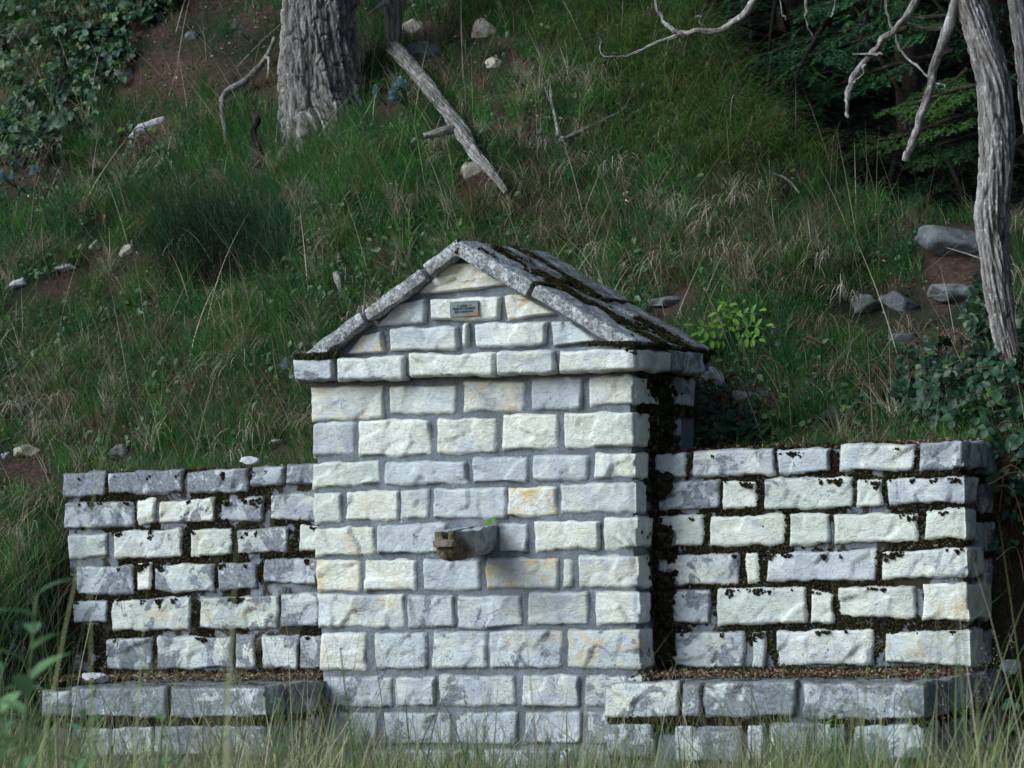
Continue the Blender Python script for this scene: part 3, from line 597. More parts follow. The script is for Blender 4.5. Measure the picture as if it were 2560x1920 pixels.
# fountain: flank, eaves, roof joints
P, R = [], []
n = 2600; Y = .05+np.abs(rs.randn(n))*.0+rs.rand(n)*.6; Z = 1.25+rs.rand(n)*.36; dens = np.exp(-((Y-.28)/.09)**2)+.25*((np.abs(Z-1.443) < .022) | (np.abs(Z-1.6) < .02)); ok = rs.rand(n) < dens; P += list(zip(np.full(ok.sum(), XR+.002)+rs.rand(ok.sum())*.012, Y[ok], Z[ok])); R += list(.006+.011*rs.rand(ok.sum()))
n = 420; Y = .02+rs.rand(n)*.17; Z = .38+rs.rand(n)*.9; ok = rs.rand(n) < (Y/.19)**3; P += list(zip(np.full(ok.sum(), XR+.004), Y[ok], Z[ok])); R += list(.005+.009*rs.rand(ok.sum()))
d = EV_R-AP
def roofp(f, y, up=.0): p = AP+d*f; return (p[0]-up*.5, y, p[2]+up)
for yj, w_, f0, f1, nn in ((.19, .050, .05, 1., 3600), (.48, .036, .0, 1., 2400)):
    f = f0+rs.rand(nn)*(f1-f0); y = yj+.025*np.sin(f*9)+rs.randn(nn)*w_*.6; nzv = fbm(np.stack([f, y, y*0], -1), 9, 3)
    for a, b, c in zip(f, y, nzv):
        if c > .46: P.append(roofp(a, b, .000)); R.append(.006+.008*rs.rand())
for yj0, yj1, fj in ((-.08, .19, .445), (.2, .48, .368), (.5, .8, .527)):
    for k in range(150): P.append(roofp(fj+rs.randn()*.004, yj0+rs.rand()*(yj1-yj0), -.002)); R.append(.006+.006*rs.rand())
for k in range(1800):      # scattered patches on the slabs
    f, y = rs.rand(), -.05+rs.rand()*.82
    if fbm(np.array([f*.9, y, 3.]), 7, 3) > .56: P.append(roofp(f, y, .0)); R.append(.004+.006*rs.rand())
for k in range(1900):     # right eave
    y = -.085+rs.rand()*.88; x = .778-abs(rs.randn())*.03; z = 1.695+rs.rand()*.016-(.05*rs.rand() if fbm(np.array([y, 0, 0]), 14, 2) > .5 else 0); P.append((x+.0, y, z)); R.append(.003+.006*rs.rand())
for k in range(420): x = .77-.2*rs.rand()**1.6; P.append((x, -.076-rs.rand()*.008, 1.693+rs.rand()*.012+(.79-x)*.06)); R.append(.003+.005*rs.rand())
for k in range(260): x = -.80+rs.rand()**1.5*.20; P.append((x, -.075-rs.rand()*.01, 1.716+rs.rand()*.016)); R.append(.005+.007*rs.rand())
for k in range(90): P.append((AP[0]+rs.randn()*.008, -.085+rs.rand()*.02, 2.12+rs.rand()*.06)); R.append(.003+.004*rs.rand())
moss_on(fountain, P, R, .35)
P, R = [], []
for k in range(2200):
    x = .82+rs.rand()*1.24; z = .20+rs.randn()*.012
    if fbm(np.array([x, z, 1.]), 6, 3) > .42: P.append((x, YB+.006, z)); R.append(.006+.009*rs.rand())
for k in range(1300):
    y = YB+rs.rand()*1.28; z = .205+rs.randn()*.016; P.append((2.080, y, z)); R.append(.007+.01*rs.rand())
for k in range(1800):
    x = .74+rs.rand()*1.3; P.append((x, YW-.01-abs(rs.randn())*.02, ZB+rs.rand()*.02)); R.append(.006+.01*rs.rand())
moss_on(benchr, P, R, .3)
P, R = [], []
for k in range(1700): x = -2.3+rs.rand()*1.55; P.append((x, YB+.006, .20+rs.randn()*.012)); R.append(.006+.009*rs.rand())
for k in range(500): P.append((-.732, YB+rs.rand()*.5, .20+rs.randn()*.014)); R.append(.007+.01*rs.rand())
for k in range(700): x = -2.15+rs.rand()*1.3; P.append((x, YW-.01-abs(rs.randn())*.02, ZB+rs.rand()*.02)); R.append(.006+.01*rs.rand())
moss_on(benchl, P, R, .3)
# moss and soil ledge along the wall tops
for par, x0, x1 in ((wingl, XWL+.02, XL), (wingr, XR+.02, XWR)):
    P, R = [], []
    for k in range(2600):
        x = x0+rs.rand()*(x1-x0); y = YW+.01+rs.rand()*.30
        if fbm(np.array([x, y, 2.]), 5, 3) > .45: P.append((x, y, 1.252+rs.rand()*.012)); R.append(.006+.009*rs.rand())
    moss_on(par, P, R, .45)
# ------------------------------------------------------------------ tubes (trunks, branches)
def spline(pts, n):
    pts = np.array(pts, float)
    if len(pts) == 2: return pts[0]+(pts[1]-pts[0])*np.linspace(0, 1, n)[:, None]
    P = np.r_[[2*pts[0]-pts[1]], pts, [2*pts[-1]-pts[-2]]]; u = np.linspace(0, len(pts)-1-1e-6, n); i = u.astype(int); t = (u-i)[:, None]
    a, b, c, d_ = P[i], P[i+1], P[i+2], P[i+3]
    return .5*((2*b)+(-a+c)*t+(2*a-5*b+4*c-d_)*t*t+(-a+3*b-3*c+d_)*t**3)
def tube(pts, radii, nl, nr, bark=None, seed=0, cap=True, squash=None):
    C = spline(pts, nl+1); R = np.interp(np.linspace(0, 1, nl+1), np.linspace(0, 1, len(radii)), radii)
    T = norm(np.gradient(C, axis=0)); up = np.array([.3, 1, .1]) if abs(T[0][1]) < .8 else np.array([1., 0, 0])
    X = norm(np.cross(T, up)); Y = np.cross(T, X); a = np.linspace(0, 2*pi, nr, endpoint=False)
    D = X[:, None]*np.cos(a)[None, :, None]+Y[:, None]*np.sin(a)[None, :, None]; col = np.ones((nl+1, nr))
    RR = np.repeat(R[:, None], nr, 1); L = np.r_[0, np.cumsum(np.linalg.norm(np.diff(C, axis=0), axis=1))]
    if bark:
        depth, fr, st, tw = bark; ang = a[None]+tw*L[:, None]
        q = np.stack([np.cos(ang)*fr, np.sin(ang)*fr, np.repeat(L[:, None]*st, nr, 1)+seed*3.], -1)
        q = q+(vn3(q, 1.3, 5.)[..., None]-.5)*1.1
        rg = 1-np.abs(2*vn3(q, 1.)-1); rg2 = 1-np.abs(2*vn3(q, 2.1, 9.)-1); big = fbm(q, .22, 2, 30.)-.5
        furrow = np.clip((rg-.45)/.55, 0, 1)**1.3*.7+np.clip((rg2-.5)/.5, 0, 1)**1.3*.35
        q3 = np.stack([np.cos(ang)*fr*.8, np.sin(ang)*fr*.8, np.repeat(L[:, None]*st*3.2, nr, 1)+seed], -1); rg3 = 1-np.abs(2*vn3(q3+(vn3(q3, .7, 2.)[..., None]-.5)*1.5, 1., 3.)-1); furrow = furrow+np.clip((rg3-.72)/.28, 0, 1)**1.2*.45
        RR = RR*(1+big*.35)-furrow*depth+(fbm(q, 4, 2, 3.)-.5)*depth*.5
        col = 1-.72*np.clip(furrow, 0, 1)
    V = C[:, None]+D*RR[..., None]; i, j = np.meshgrid(np.arange(nl), np.arange(nr), indexing='ij'); p = i*nr+j; q_ = i*nr+(j+1) % nr
    Q = np.stack([p, q_, q_+nr, p+nr], -1).reshape(-1, 4); V = V.reshape(-1, 3); Cc = np.repeat(col.reshape(-1, 1), 3, 1)
    V = np.r_[V, [C[0], C[-1]]]; Cc = np.r_[Cc, [[.8]*3, [.9]*3]]; n0 = len(V)-2; k = np.arange(nr); e = nl*nr
    Tr = np.r_[np.stack([k*0+n0, (k+1) % nr, k], -1), np.stack([k*0+n0+1, e+k, e+(k+1) % nr], -1)]
    return V, Q, Tr, Cc
def tube_obj(name, parent, pts, radii, nl, nr, mat, bark=None, seed=0, **kw):
    V, Q, Tr, C = tube(pts, radii, nl, nr, bark, seed); return mobj(name, V, quads=Q, tris=Tr, mat=mat, parent=parent, cols=C, **kw)
def along(ptsU, y):
    """photo points laid at depth y (or per-point depths)"""
    ys = y if hasattr(y, '__len__') else [y]*len(ptsU)
    return [uY(p[0], p[1], q) for p, q in zip(ptsU, ys)]
def px2m(r, P): return r*K/FPX*float((np.array(P)-CP)@FV)

# ------------------------------------------------------------------ rocks
def rock_mesh(size, seed, res=14):
    r = np.random.RandomState(seed); V = []; Q = []; off = 0; g = np.linspace(-1, 1, res+1)
    for ax in range(3):
        for s in (-1, 1):
            A = np.zeros((res+1, res+1, 3)); u, v = [k for k in range(3) if k != ax]; A[..., u] = g[:, None]; A[..., v] = g[None]; A[..., ax] = s
            V.append(norm(A.reshape(-1, 3))); Q.append(gridq(res, res, off, flip=((s < 0) ^ (ax == 1)))); off += (res+1)**2
    D = np.concatenate(V); n = norm(r.randn(16, 3)); d = .62+.36*r.rand(16)
    dots = D@n.T; rad = np.where(dots > .05, d/np.maximum(dots, .05), 9).min(1); rad = np.minimum(rad, 1.15)
    P = D*rad[:, None]; P = P*(1+(fbm(D, 2.5, 4, seed % 50)-.5)[:, None]*.28); P = P*np.array(size)/2
    return P, np.concatenate(Q)
KEEP = []
def rock(px, py, w, h, mat, label, ang=0, deep=.8, at=None, cat='rock', group='rocks on the slope', sink=.25):
    P0 = np.array(at) if at is not None else hit(px, py); KEEP.append((P0[0]+.06, P0[1]-.10, px2m(w/2, P0)*.9+.03)); wm, hm = 2*px2m(w/2, P0), 2*px2m(h/2, P0)
    seed = int(px*7+py*13) % 9973; V, Q = rock_mesh((wm*1.08, max(wm*deep, hm*.8), hm*1.1), seed)
    a = radians(ang); V = V@np.array([[cos(a), 0, -sin(a)], [0, 1, 0], [sin(a), 0, cos(a)]]).T; V = V@np.array([[cos(PSI), -sin(PSI), 0], [sin(PSI), cos(PSI), 0], [0, 0, 1]]).T
    o = mobj('rock', V+P0+np.array([0, 0, -hm*sink*.3]), quads=Q, mat=mat); tag(o, label, cat, group); return o
ROCKS = [
 (312,280,84,46,M_rw,'elongated pale grey rock below the top left brambles, tilted up to the right',32,.5),
 (897,62,62,54,M_rt,'angular pale yellowish rock between the big trunk and the dead stem',-15,.8),
 (908,112,70,44,M_rg,'dark lumpy rock directly under the angular yellowish rock',0,.8),
 (1043,72,56,58,M_rt,'upright greyish tan rock in grass right of the dead stem',0,.7),
 (1066,138,50,34,M_rt,'small tan rock below the upright greyish one, right of the log top',20,.7),
 (1018,370,66,48,M_rt,'rounded pale tan rock leaning against the lower part of the fallen log',12,.7),
 (1212,303,24,20,M_rw,'small bright white stone beside the thin upright dead twig',0,.8),
 (42,612,46,20,M_rw,'flat white stone at the far left edge of the slope',14,.8),
 (142,578,46,22,M_rw,'flat whitish stone left of the dark broom bush',8,.8),
 (206,532,32,28,M_rt,'small dull rock just left of the broom bush',0,.8),
 (276,543,32,38,M_rt,'whitish tan rock at the left foot of the broom bush',10,.8),
 (90,590,24,10,M_rw,'tiny white chip near the left edge below the blue spurge',0,.8),
 (263,978,46,34,M_rg,'grey rock on the grass above the left wall',10,.8),
 (594,955,38,18,M_rw,'half buried pale rock in grass near the left side of the fountain',12,.8),
 (28,792,38,36,M_rg,'dark grey rock at the left edge halfway down the slope',0,.8),
 (62,975,60,30,M_rt,'dull half buried rock at the left edge level with the left wall top',5,.8),
 (12,984,24,20,M_rw,'whitish rock cut by the left edge of the photo',0,.8),
 (1862,662,78,56,M_rg,'flat grey rock at the left of the outcrop on the right slope',-12,.9),
 (1938,652,84,58,M_rg,'flat grey rock in the middle of the outcrop on the right slope',-18,.9),
 (2062,634,120,42,M_rg,'long low grey rock at the foot of the pale tree, top of the outcrop',-8,.9),
 (1950,735,70,50,M_rg,'mossy grey rock below the outcrop on the right slope',-10,.9),
 (2112,680,44,26,M_rw,'small white flat stone against the pale tree trunk',-8,.8),
 (2062,522,150,76,M_rg,'large grey boulder left of the pale tree trunk',-14,.9),
 (1445,652,96,24,M_rg,'flat grey and white rock behind the right slope of the roof',-3,.8),
 (1535,840,66,84,M_rg,'dark rock behind the right flank of the fountain',0,.8),
 (1620,860,90,50,M_rg,'dark rock in the hollow above the left end of the right wall',0,.8),
 (1655,172,0,0,None,'',0,0)]
for r_ in ROCKS:
    if r_[4] is not None: rock(*r_)
rock(32, 90, 70, 60, M_rg, 'grey rock half hidden behind the top left brambles', 0, .8); rock(50, 215, 60, 36, M_rg, 'lower grey rock behind the top left brambles', 0, .8)
rock(272, 160, 46, 30, M_rg, 'small dark rock at the right edge of the top left brambles', 10, .8)
rock(415, 78, 40, 26, M_rg, 'dull stone in the bare earth bank left of the big trunk', 0, .8)
rock(2178, 1430, 40, 34, M_rg, 'grey stone at the right end of the right bench', 0, .8, at=(2.17, .35, .36))
rock(240, 1465, 50, 26, M_rw, 'white stone lying on the left bench among dry leaves', -12, .8, at=(-1.83, -.12, .365)); rock(537, 994, 40, 18, M_rw, 'small white stone on top of the left wall near the fountain', 0, .8, at=onX((537*K, 994*K), -1.13))
rock(238, 1648, 40, 26, M_rw, 'small whitish stone in the grass in front of the left bench', 0, .8, at=(-1.6, -.95, .05))
n = 700; PX = rs.rand(n)*2212; PY = rs.rand(n)*980; pts = []
for a, b in zip(PX, PY):
    if (a < 620 and b < 620) or (1780 < a < 2150 and 600 < b < 800) or (820 < a < 1150 and b < 160) or rs.rand() < .08: pts.append(hit(a, b))
pts = np.array(pts); r1, f1 = rock_mesh((1, .8, .6), 5, 2); k = len(pts); sz = .008+.022*rs.rand(k)**2
V, F, C = scatter_mesh(r1, f1, pts, frame_from(hnorm(pts)+.4*rs.randn(k, 3), rs.rand(k)*6)*sz[:, None, None], np.clip(.28+.2*rs.randn(k, 1), .08, .6)*np.array([[1, .95, .86]]))
mobj('pebbles', V, quads=F, mat=M_litter, cols=C, smooth=False, kind='stuff')

# ------------------------------------------------------------------ trees
def on(px, py): return hit(px, py)
T0 = hit(696, 292); ty = T0[1]+.18
tree = thing('chestnut_tree', 'broad grey furrowed trunk standing on the grassy slope, upper left of the fountain', 'tree', (T0[0], ty, T0[2]))
cx = [(742, -600), (728, -300), (716, -100), (693, -10), (688, 110), (692, 215), (700, 285), (704, 330), (706, 420)]
P = along(cx, ty); rr = [px2m(v, P[0]) for v in (60, 68, 78, 84, 88, 97, 116, 134, 150)]
tube_obj('trunk', tree, P, rr, 660, 300, M_bark, bark=(.026, 8.0, 4.6, .5), seed=2)
topP = P[0]
for k in range(7):
    a = k*.9+.3; L = 2.4+rs.rand(); q = topP+np.array([cos(a)*L, sin(a)*L, 1.2+rs.rand()*1.5]); tube_obj('limb', tree, [topP-[0, 0, .3*k/7], (topP+q)/2+[0, 0, .3], q], [.11, .07, .02], 16, 10, M_bark)
tube_obj('limb', tree, [topP, topP+[.1, .2, 2.0], topP+[-.1, .3, 4.2]], [.26, .2, .06], 20, 14, M_bark)
LT = np.array([(0,0,0),(.5,.32,.08),(1,.22,.05),(1.5,0,-.1),(1,-.22,.05),(.5,-.32,.08)]); LTF = np.array([(0,1,2),(0,2,3),(0,3,4),(0,4,5)])
def leaf_cloud(parent, C, R, n, size, cols_, name='foliage', shell=.0):
    C = np.array(C, float); d = norm(rs.randn(n, 3)); r = (shell+(1-shell)*rs.rand(n, 1))**.5; q = C+d*r*np.array(R); dens = fbm(q, 1.1, 3, 4.); q = q[dens > .40]; m = len(q)
    M = frame_from(rs.randn(m, 3)*.6+[0, 0, 1], rs.rand(m)*6.28)*(size*(.6+.8*rs.rand(m)))[:, None, None]; c = np.array(cols_)[rs.randint(0, len(cols_), m)]*(.7+.6*rs.rand(m, 1))
    V, F, Cc = scatter_mesh(LT, LTF, q, M, c); return mobj(name, V, tris=F, mat=M_leaf, parent=parent, cols=Cc, smooth=False, kind='stuff')
leaf_cloud(tree, topP+[.2, 1.5, 3.0], (4.2, 3.6, 1.9), 9000, .13, [(.05, .09, .02), (.07, .11, .03)])
# exposed root left of the trunk
Pr = [hit(a, b)+[0, -.06, .03] for a, b in ((604, 96), (585, 140), (545, 185), (500, 215), (490, 245), (497, 290), (500, 325))]
tube_obj('exposed_root', tree, Pr, [.014, .018, .022, .02, .016, .013, .01], 50, 12, M_dead, bark=(.003, 1.5, 8, 0)); tube_obj('exposed_root', tree, [Pr[1], hit(596, 150)+[0, -.08, .05], hit(590, 180)+[0, -.06, .02]], [.010, .009, .005], 20, 8, M_dead)
# dead stem and fallen log
B = hit(855, 118); q = along([(800, -260), (826, -60), (846, 0), (850, 50), (852, 112)], B[1]-.10)
st = thing('dead_tree', 'grey split dead stem hanging above the top end of the fallen log', 'dead stem', q[-1]); tube_obj('stem', st, q, [.05, .05, .058, .050, .042], 140, 40, M_dead, bark=(.008, 3.5, 2.0, 0), seed=4)
tube_obj('snapped_branch', st, [q[2], *along([(828, 8), (795, 32)], B[1]-.16)], [.03, .016, .006], 20, 12, M_dead)
q = [hit(a, b)+np.array([0, -.10, .05]) for a, b in ((868, 128), (925, 190), (985, 268), (1010, 300), (1045, 355), (1085, 400), (1113, 440))]
lg = thing('fallen_log', 'weathered grey log lying diagonally down the slope above the fountain roof', 'log', q[3]); tube_obj('trunk', lg, q, [.052, .050, .040, .050, .040, .030, .016], 200, 48, M_dead, bark=(.013, 3.2, 2.6, 1.2), seed=7)
tube_obj('branch_stub', lg, [q[3], q[3]+np.array([-.06, -.10, -.03]), q[3]+np.array([-.14, -.14, -.05])], [.032, .026, .018], 20, 16, M_dead, bark=(.004, 2, 4, 0))
def stick(px, rad, label, cat='branch', mat=None, lift=.04, grp=None, bark=(.002, 1.2, 8, 0), parts=None):
    q = [hit(a, b)+np.array([0, -lift, lift*.6]) for a, b in px]; r = [px2m(v, q[0]) for v in rad]; V, Q, Tr, C = tube(q, r, 40, 12, bark); o = mobj('dead_branch' if cat == 'branch' else 'tree_stump', V, quads=Q, tris=Tr, mat=mat or M_dead, cols=C); tag(o, label, cat, grp); return o
q = hit(562, 352); Pq = along([(545, 238), (556, 258), (547, 285), (556, 318), (564, 360)], q[1]-.05)
V, Q, Tr, C = tube(Pq, [.010, .024, .022, .034, .042], 60, 30, (.012, 2.4, 5, 1.5)); tag(mobj('tree_stump', V, quads=Q, tris=Tr, mat=M_darkw, cols=C), 'dark twisted rotten stump left below the big trunk', 'stump')
q = hit(738, 640); Pq = along([(726, 588), (732, 605), (736, 628), (738, 645)], q[1]-.04); V, Q, Tr, C = tube(Pq, [.020, .026, .018, .014], 30, 20, (.006, 2.4, 5, 0)); tag(mobj('tree_stump', V, quads=Q, tris=Tr, mat=M_dead, cols=C), 'short grey broken stump just above the left roof slope', 'stump')
stick([(1205, 200), (1206, 240), (1216, 280), (1222, 320)], (2, 3, 4, 5), 'thin upright dead twig beside the small white stone', lift=.09)
stick([(1380, 205), (1360, 250), (1330, 270), (1290, 290), (1225, 320)], (2, 3, 4, 5, 5), 'thin curved dead branch lying right of the white stone', lift=.06)
stick([(1672, 390), (1705, 400), (1736, 432)], (3, 4, 3), 'short pale stick lying on the right part of the slope', lift=.05)
stick([(1180, 180), (1190, 215), (1205, 250)], (2, 2, 3), 'short grey twig leaning in the litter right of the log', lift=.05)
stick([(2035, 545), (2120, 572), (2190, 600)], (2, 2.5, 2), 'thin pale stick between the boulder and the pale trunk', lift=.05)

# pale tree at the right and its bare branches
base = hit(2196, 860); yA = base[1]+.04; 
pale = thing('pale_bare_tree', 'pale twisted tree with peeling bark and leafless branches, at the right edge above the wall', 'tree', (base[0], yA, base[2]))
PA = along([(2090, -420), (2092, -150), (2098, -10), (2118, 70), (2148, 190), (2154, 330), (2142, 470), (2152, 600), (2166, 700), (2186, 800), (2200, 900), (2206, 1000)], yA)
tube_obj('trunk', pale, PA, [px2m(v, PA[0]) for v in (34, 38, 36, 37, 41, 40, 40, 34, 30, 27, 28, 30)], 420, 110, M_pale, bark=(.016, 3.6, 3.2, 1.2), seed=3)
PB = along([(2190, -420), (2204, -100), (2208, 0), (2222, 110), (2236, 260), (2262, 420), (2262, 700), (2240, 960)], yA+.3)
tube_obj('trunk', pale, PB, [px2m(v, PB[0]) for v in (30, 32, 33, 33, 32, 32, 34, 40)], 260, 90, M_pale, bark=(.014, 3.6, 3.0, .8), seed=8)
def br(pts, r, y=.9, nl=60, nr=14, par=None):
    q = along(pts, y); q = [v+(rs.randn(3)*[.006, .02, .006] if 0 < i_ < len(q)-1 else 0) for i_, v in enumerate(q)]; q = list(spline(q, max(len(q)*3, 6))); q = [v+(rs.randn(3)*.0035 if 0 < i_ < len(q)-1 else 0) for i_, v in enumerate(q)]; r = np.interp(np.linspace(0, 1, len(q)), np.linspace(0, 1, len(r)), r)*(1+.05*rs.randn(len(q))); return tube_obj('branch', par or pale, q, [px2m(v, q[0]) for v in r], nl, nr, M_pale, bark=(.0055, .9, 9, .6), seed=len(pts))
br([(2100, -240), (2072, -80), (2058, 20), (2022, 150), (2004, 240), (1982, 296), (1956, 348)], (15, 13, 12, 11.5, 11, 10, 9), 1.1, 120)
br([(2040, -200), (1990, -20), (1932, 62), (1882, 112), (1845, 158), (1828, 198), (1826, 226), (1834, 254)], (11, 9, 8.5, 8, 8, 7, 6, 4), .9, 110)
br([(1908, 118), (1880, 122), (1842, 116)], (4, 5, 3), .9, 20); br([(1872, 140), (1856, 162), (1844, 176)], (5, 4, 3), .88, 20)
br([(1905, -120), (1912, 0), (1932, 66), (1952, 112), (1988, 150), (2020, 178), (2042, 190)], (5, 5, 4.5, 4, 3.5, 3, 2), 1.2, 70, 10)
br([(2016, 176), (2028, 196), (2034, 206)], (2, 2, 1), 1.2, 8, 8)
br([(1700, -180), (1662, -40), (1612, 34), (1565, 62), (1500, 74), (1455, 78), (1400, 100), (1345, 126), (1308, 120), (1292, 92), (1288, 72)], (10, 9, 8.5, 8, 7, 5.5, 4, 3.5, 3, 2.5, 2), 1.6, 140)
br([(1410, -60), (1418, 10), (1430, 46), (1452, 72), (1480, 78)], (5, 5.5, 5.5, 6, 6), 1.6, 50, 12)
for pts in ([(1540, 66), (1520, 48), (1512, 30), (1530, 8), (1532, -10)], [(1560, 62), (1580, 44), (1600, 36)], [(1516, 34), (1500, 38)], [(1470, 76), (1452, 96), (1440, 120)], [(1335, 126), (1322, 112)], [(1586, 40), (1590, 66)]): br(pts, (2.6, 2.2, 2, 1.6, 1.2)[:len(pts)], 1.6, 16, 7)
br([(1738, -60), (1742, 10), (1748, 48), (1757, 80)], (4, 4, 3, 3), 1.3, 24, 8); br([(1808, -50), (1804, 10), (1794, 36)], (3.5, 3.5, 2.5), 1.3, 20, 8); br([(1678, -60), (1690, 18), (1700, 44)], (2.5, 2.5, 1.8), 1.6, 16, 7)
br([(2262, 240), (2225, 282), (2180, 320), (2138, 358)], (9, 9, 8, 7), 1.2, 50); br([(2262, 300), (2215, 205), (2195, 170), (2188, 120)], (4, 3, 2, 1.5), 1.2, 30, 8)
# limb above the frame that carries the hanging branches
qa = along([(2092, -180), (1980, -230), (1850, -240), (1700, -200), (1560, -160), (1400, -70)], [yA, 1.2, 1.2, 1.4, 1.6, 1.6]); tube_obj('limb', pale, qa, [.09, .08, .07, .055, .04, .02], 60, 18, M_pale, bark=(.006, 2, 3, 0))

def oval(L, Wd, fold=.25, droop=.15, n=5):
    t = np.linspace(0, 1, n+1); w = np.sin(np.pi*np.clip(t*.96+.02, 0, 1))**.7*Wd/2; V = []; F = []
    for k in range(n+1): V += [(t[k]*L, -w[k], fold*w[k]-droop*L*t[k]**2), (t[k]*L, 0, -droop*L*t[k]**2), (t[k]*L, w[k], fold*w[k]-droop*L*t[k]**2)]
    for k in range(n): a = 3*k; F += [(a, a+1, a+4, a+3), (a+1, a+2, a+5, a+4)]
    return np.array(V), np.array(F)
def trifoliate(seed):
    r = np.random.RandomState(seed); V = []; F = []; off = 0
    for ang, s in ((0, 1.15), (1.25+r.randn()*.15, .9), (-1.25+r.randn()*.15, .9)):
        v, f = oval(1.*s, .85*s, .2+.2*r.rand(), .1+.25*r.rand()); c, s_ = cos(ang), sin(ang); v = v+[.12, 0, 0]; v = v@np.array([[c, -s_, 0], [s_, c, 0], [0, 0, 1]]).T; V.append(v); F.append(f+off); off += len(v)
    return np.concatenate(V), np.concatenate(F)
for a, b, c in ((880, 225, .12), (834, 225, .07), (940, 205, .06), (985, 270, .05), (1040, 350, .05), (1090, 405, .04), (562, 350, .06), (45, 400, .1), (735, 640, .05), (500, 300, .04), (1850, 680, .12), (2000, 660, .12), (2060, 560, .14)):
    q = hit(a, b); KEEP.append((q[0]+.03, q[1]-.09, c))
# ------------------------------------------------------------------ grass
def blades(P, az, lean, curl, Ln, Wd, cols, K_=4):
    """tapered bent blades; lean = angle from vertical at the root, curl = extra lean at the tip"""
    N = len(P); t = np.linspace(0, 1, K_+1); hd = np.stack([np.cos(az), np.sin(az), 0*az], -1); sd = np.stack([-np.sin(az), np.cos(az), 0*az], -1)
    pos = P.copy(); V = np.zeros((N, 2*K_+1, 3)); C = np.zeros((N, 2*K_+1, 3)); tw = rs.randn(N)*.5
    side_ = sd*np.cos(tw)[:, None]+hd*np.sin(tw)[:, None]
    for k in range(K_+1):
        w = Wd*(1-t[k]**1.8)*(.7+.3*min(1, t[k]*4))
        if k < K_: V[:, 2*k] = pos-side_*w[:, None]/2; V[:, 2*k+1] = pos+side_*w[:, None]/2; C[:, 2*k] = C[:, 2*k+1] = cols
        else: V[:, 2*K_] = pos; C[:, 2*K_] = cols
        a = lean+curl*t[k]; pos = pos+(hd*np.sin(a)[:, None]+np.array([0, 0, 1.])*np.cos(a)[:, None])*(Ln/K_)[:, None]
    b = (np.arange(N)*(2*K_+1))[:, None]
    q = np.concatenate([b+np.array([[2*k, 2*k+1, 2*k+3, 2*k+2]]) for k in range(K_-1)]); tr = b+np.array([[2*K_-2, 2*K_-1, 2*K_]])
    return V.reshape(-1, 3), q, tr, C.reshape(-1, 3)
GREEN = np.array([(.045, .185, .050), (.065, .235, .055), (.090, .250, .055), (.050, .150, .065), (.120, .235, .060)])
DARKG = np.array([(.028, .100, .038), (.040, .130, .046), (.046, .120, .055)])
STRAW = np.array([(.32, .27, .18), (.44, .39, .28), (.24, .19, .12), (.55, .50, .39)])
BROWN = np.array([(.12, .095, .055), (.085, .068, .045), (.18, .145, .09)])
def pick(arr, n): return arr[rs.randint(0, len(arr), n)]*(.75+.5*rs.rand(n, 1))
def screen(P):
    v = P-CP; z = v@FV; return (W/2+FPX*(v@RV)/z)/K, (H/2-FPX*(v@UV)/z)/K
def ell(x, y, cx, cy_, rx, ry): return np.exp(-(((x-cx)/rx)**2+((y-cy_)/ry)**2))
# candidate roots on the slope, as dense as the photo needs
def slope_points(n, m=120):
    out = []
    while sum(map(len, out)) < n:
        k = n*2; x = -5.6+rs.rand(k)*8.6; y = -.9+rs.rand(k)*6.3; z = hill(x, y); P = np.stack([x, y, z], -1); u, v = screen(P)
        ok = (u > -m) & (u < 2212+m) & (v > -m) & ((y > YWB-.10) | (x < -2.10) | ((x > 2.12) & (y > .1)))
        ok &= ~((x > XL-.02) & (x < XR+.1) & (y < .80)) & ~((x > -2.35) & (y < .2))
        for kx, ky, kr in KEEP: ok &= (x-kx)**2+((y-ky)*.8)**2 > kr*kr
        s = x+.47*y; ok &= y < np.interp(s, cs, cy)+.7
        out.append(P[ok])
    return np.concatenate(out)[:n]
def bare(u, v):      # places with little growth
    d = 1.6*ell(u, v, 430, 100, 200, 140)+1.4*ell(u, v, 40, 400, 110, 80)+.8*ell(u, v, 1000, 150, 110, 90)+1.5*ell(u, v, 2030, 740, 130, 90)+.9*ell(u, v, 1900, 660, 90, 50)+.5*ell(u, v, 600, 200, 60, 90)+.9*ell(u, v, 440, 580, 140, 80)+.7*ell(u, v, 1150, 350, 60, 60)+.5*ell(u, v, 40, 900, 60, 60)+.9*ell(u, v, 2060, 520, 70, 40)+.8*ell(u, v, 1980, 420, 140, 50)
    return np.clip(d, 0, 1)
P = slope_points(200000); u, v = screen(P); nz = fbm(P, 2.6, 3, 2.); nz2 = fbm(P, 6, 3, 12.)
lush = ell(u, v, 720, 380, 260, 90)+ell(u, v, 470, 240, 120, 70)*.7+ell(u, v, 560, 700, 130, 140)*.9+ell(u, v, 60, 560, 160, 160)*.6+ell(u, v, 500, 960, 200, 40)+ell(u, v, 1750, 790, 200, 110)*.6+ell(u, v, 950, 560, 200, 60)*.2
arch = ell(u, v, 1480, 190, 190, 160)*1.3+ell(u, v, 1280, 60, 220, 80)*.9+ell(u, v, 1650, 330, 120, 70)
dry = ell(u, v, 350, 860, 300, 110)+ell(u, v, 1150, 430, 160, 110)+ell(u, v, 1550, 560, 230, 80)+ell(u, v, 200, 1150, 160, 200)*.7+ell(u, v, 1700, 900, 200, 60)*.6
mossy = ell(u, v, 820, 520, 260, 110)*1.1+ell(u, v, 560, 560, 120, 70)+ell(u, v, 300, 700, 200, 60)*.6
keep = rs.rand(len(P)) < np.clip(.50+.6*lush+.05*arch+.25*dry+2.0*(nz-.5), .06, 1)*(1-.93*bare(u, v))*(1-.55*np.clip(mossy, 0, 1))
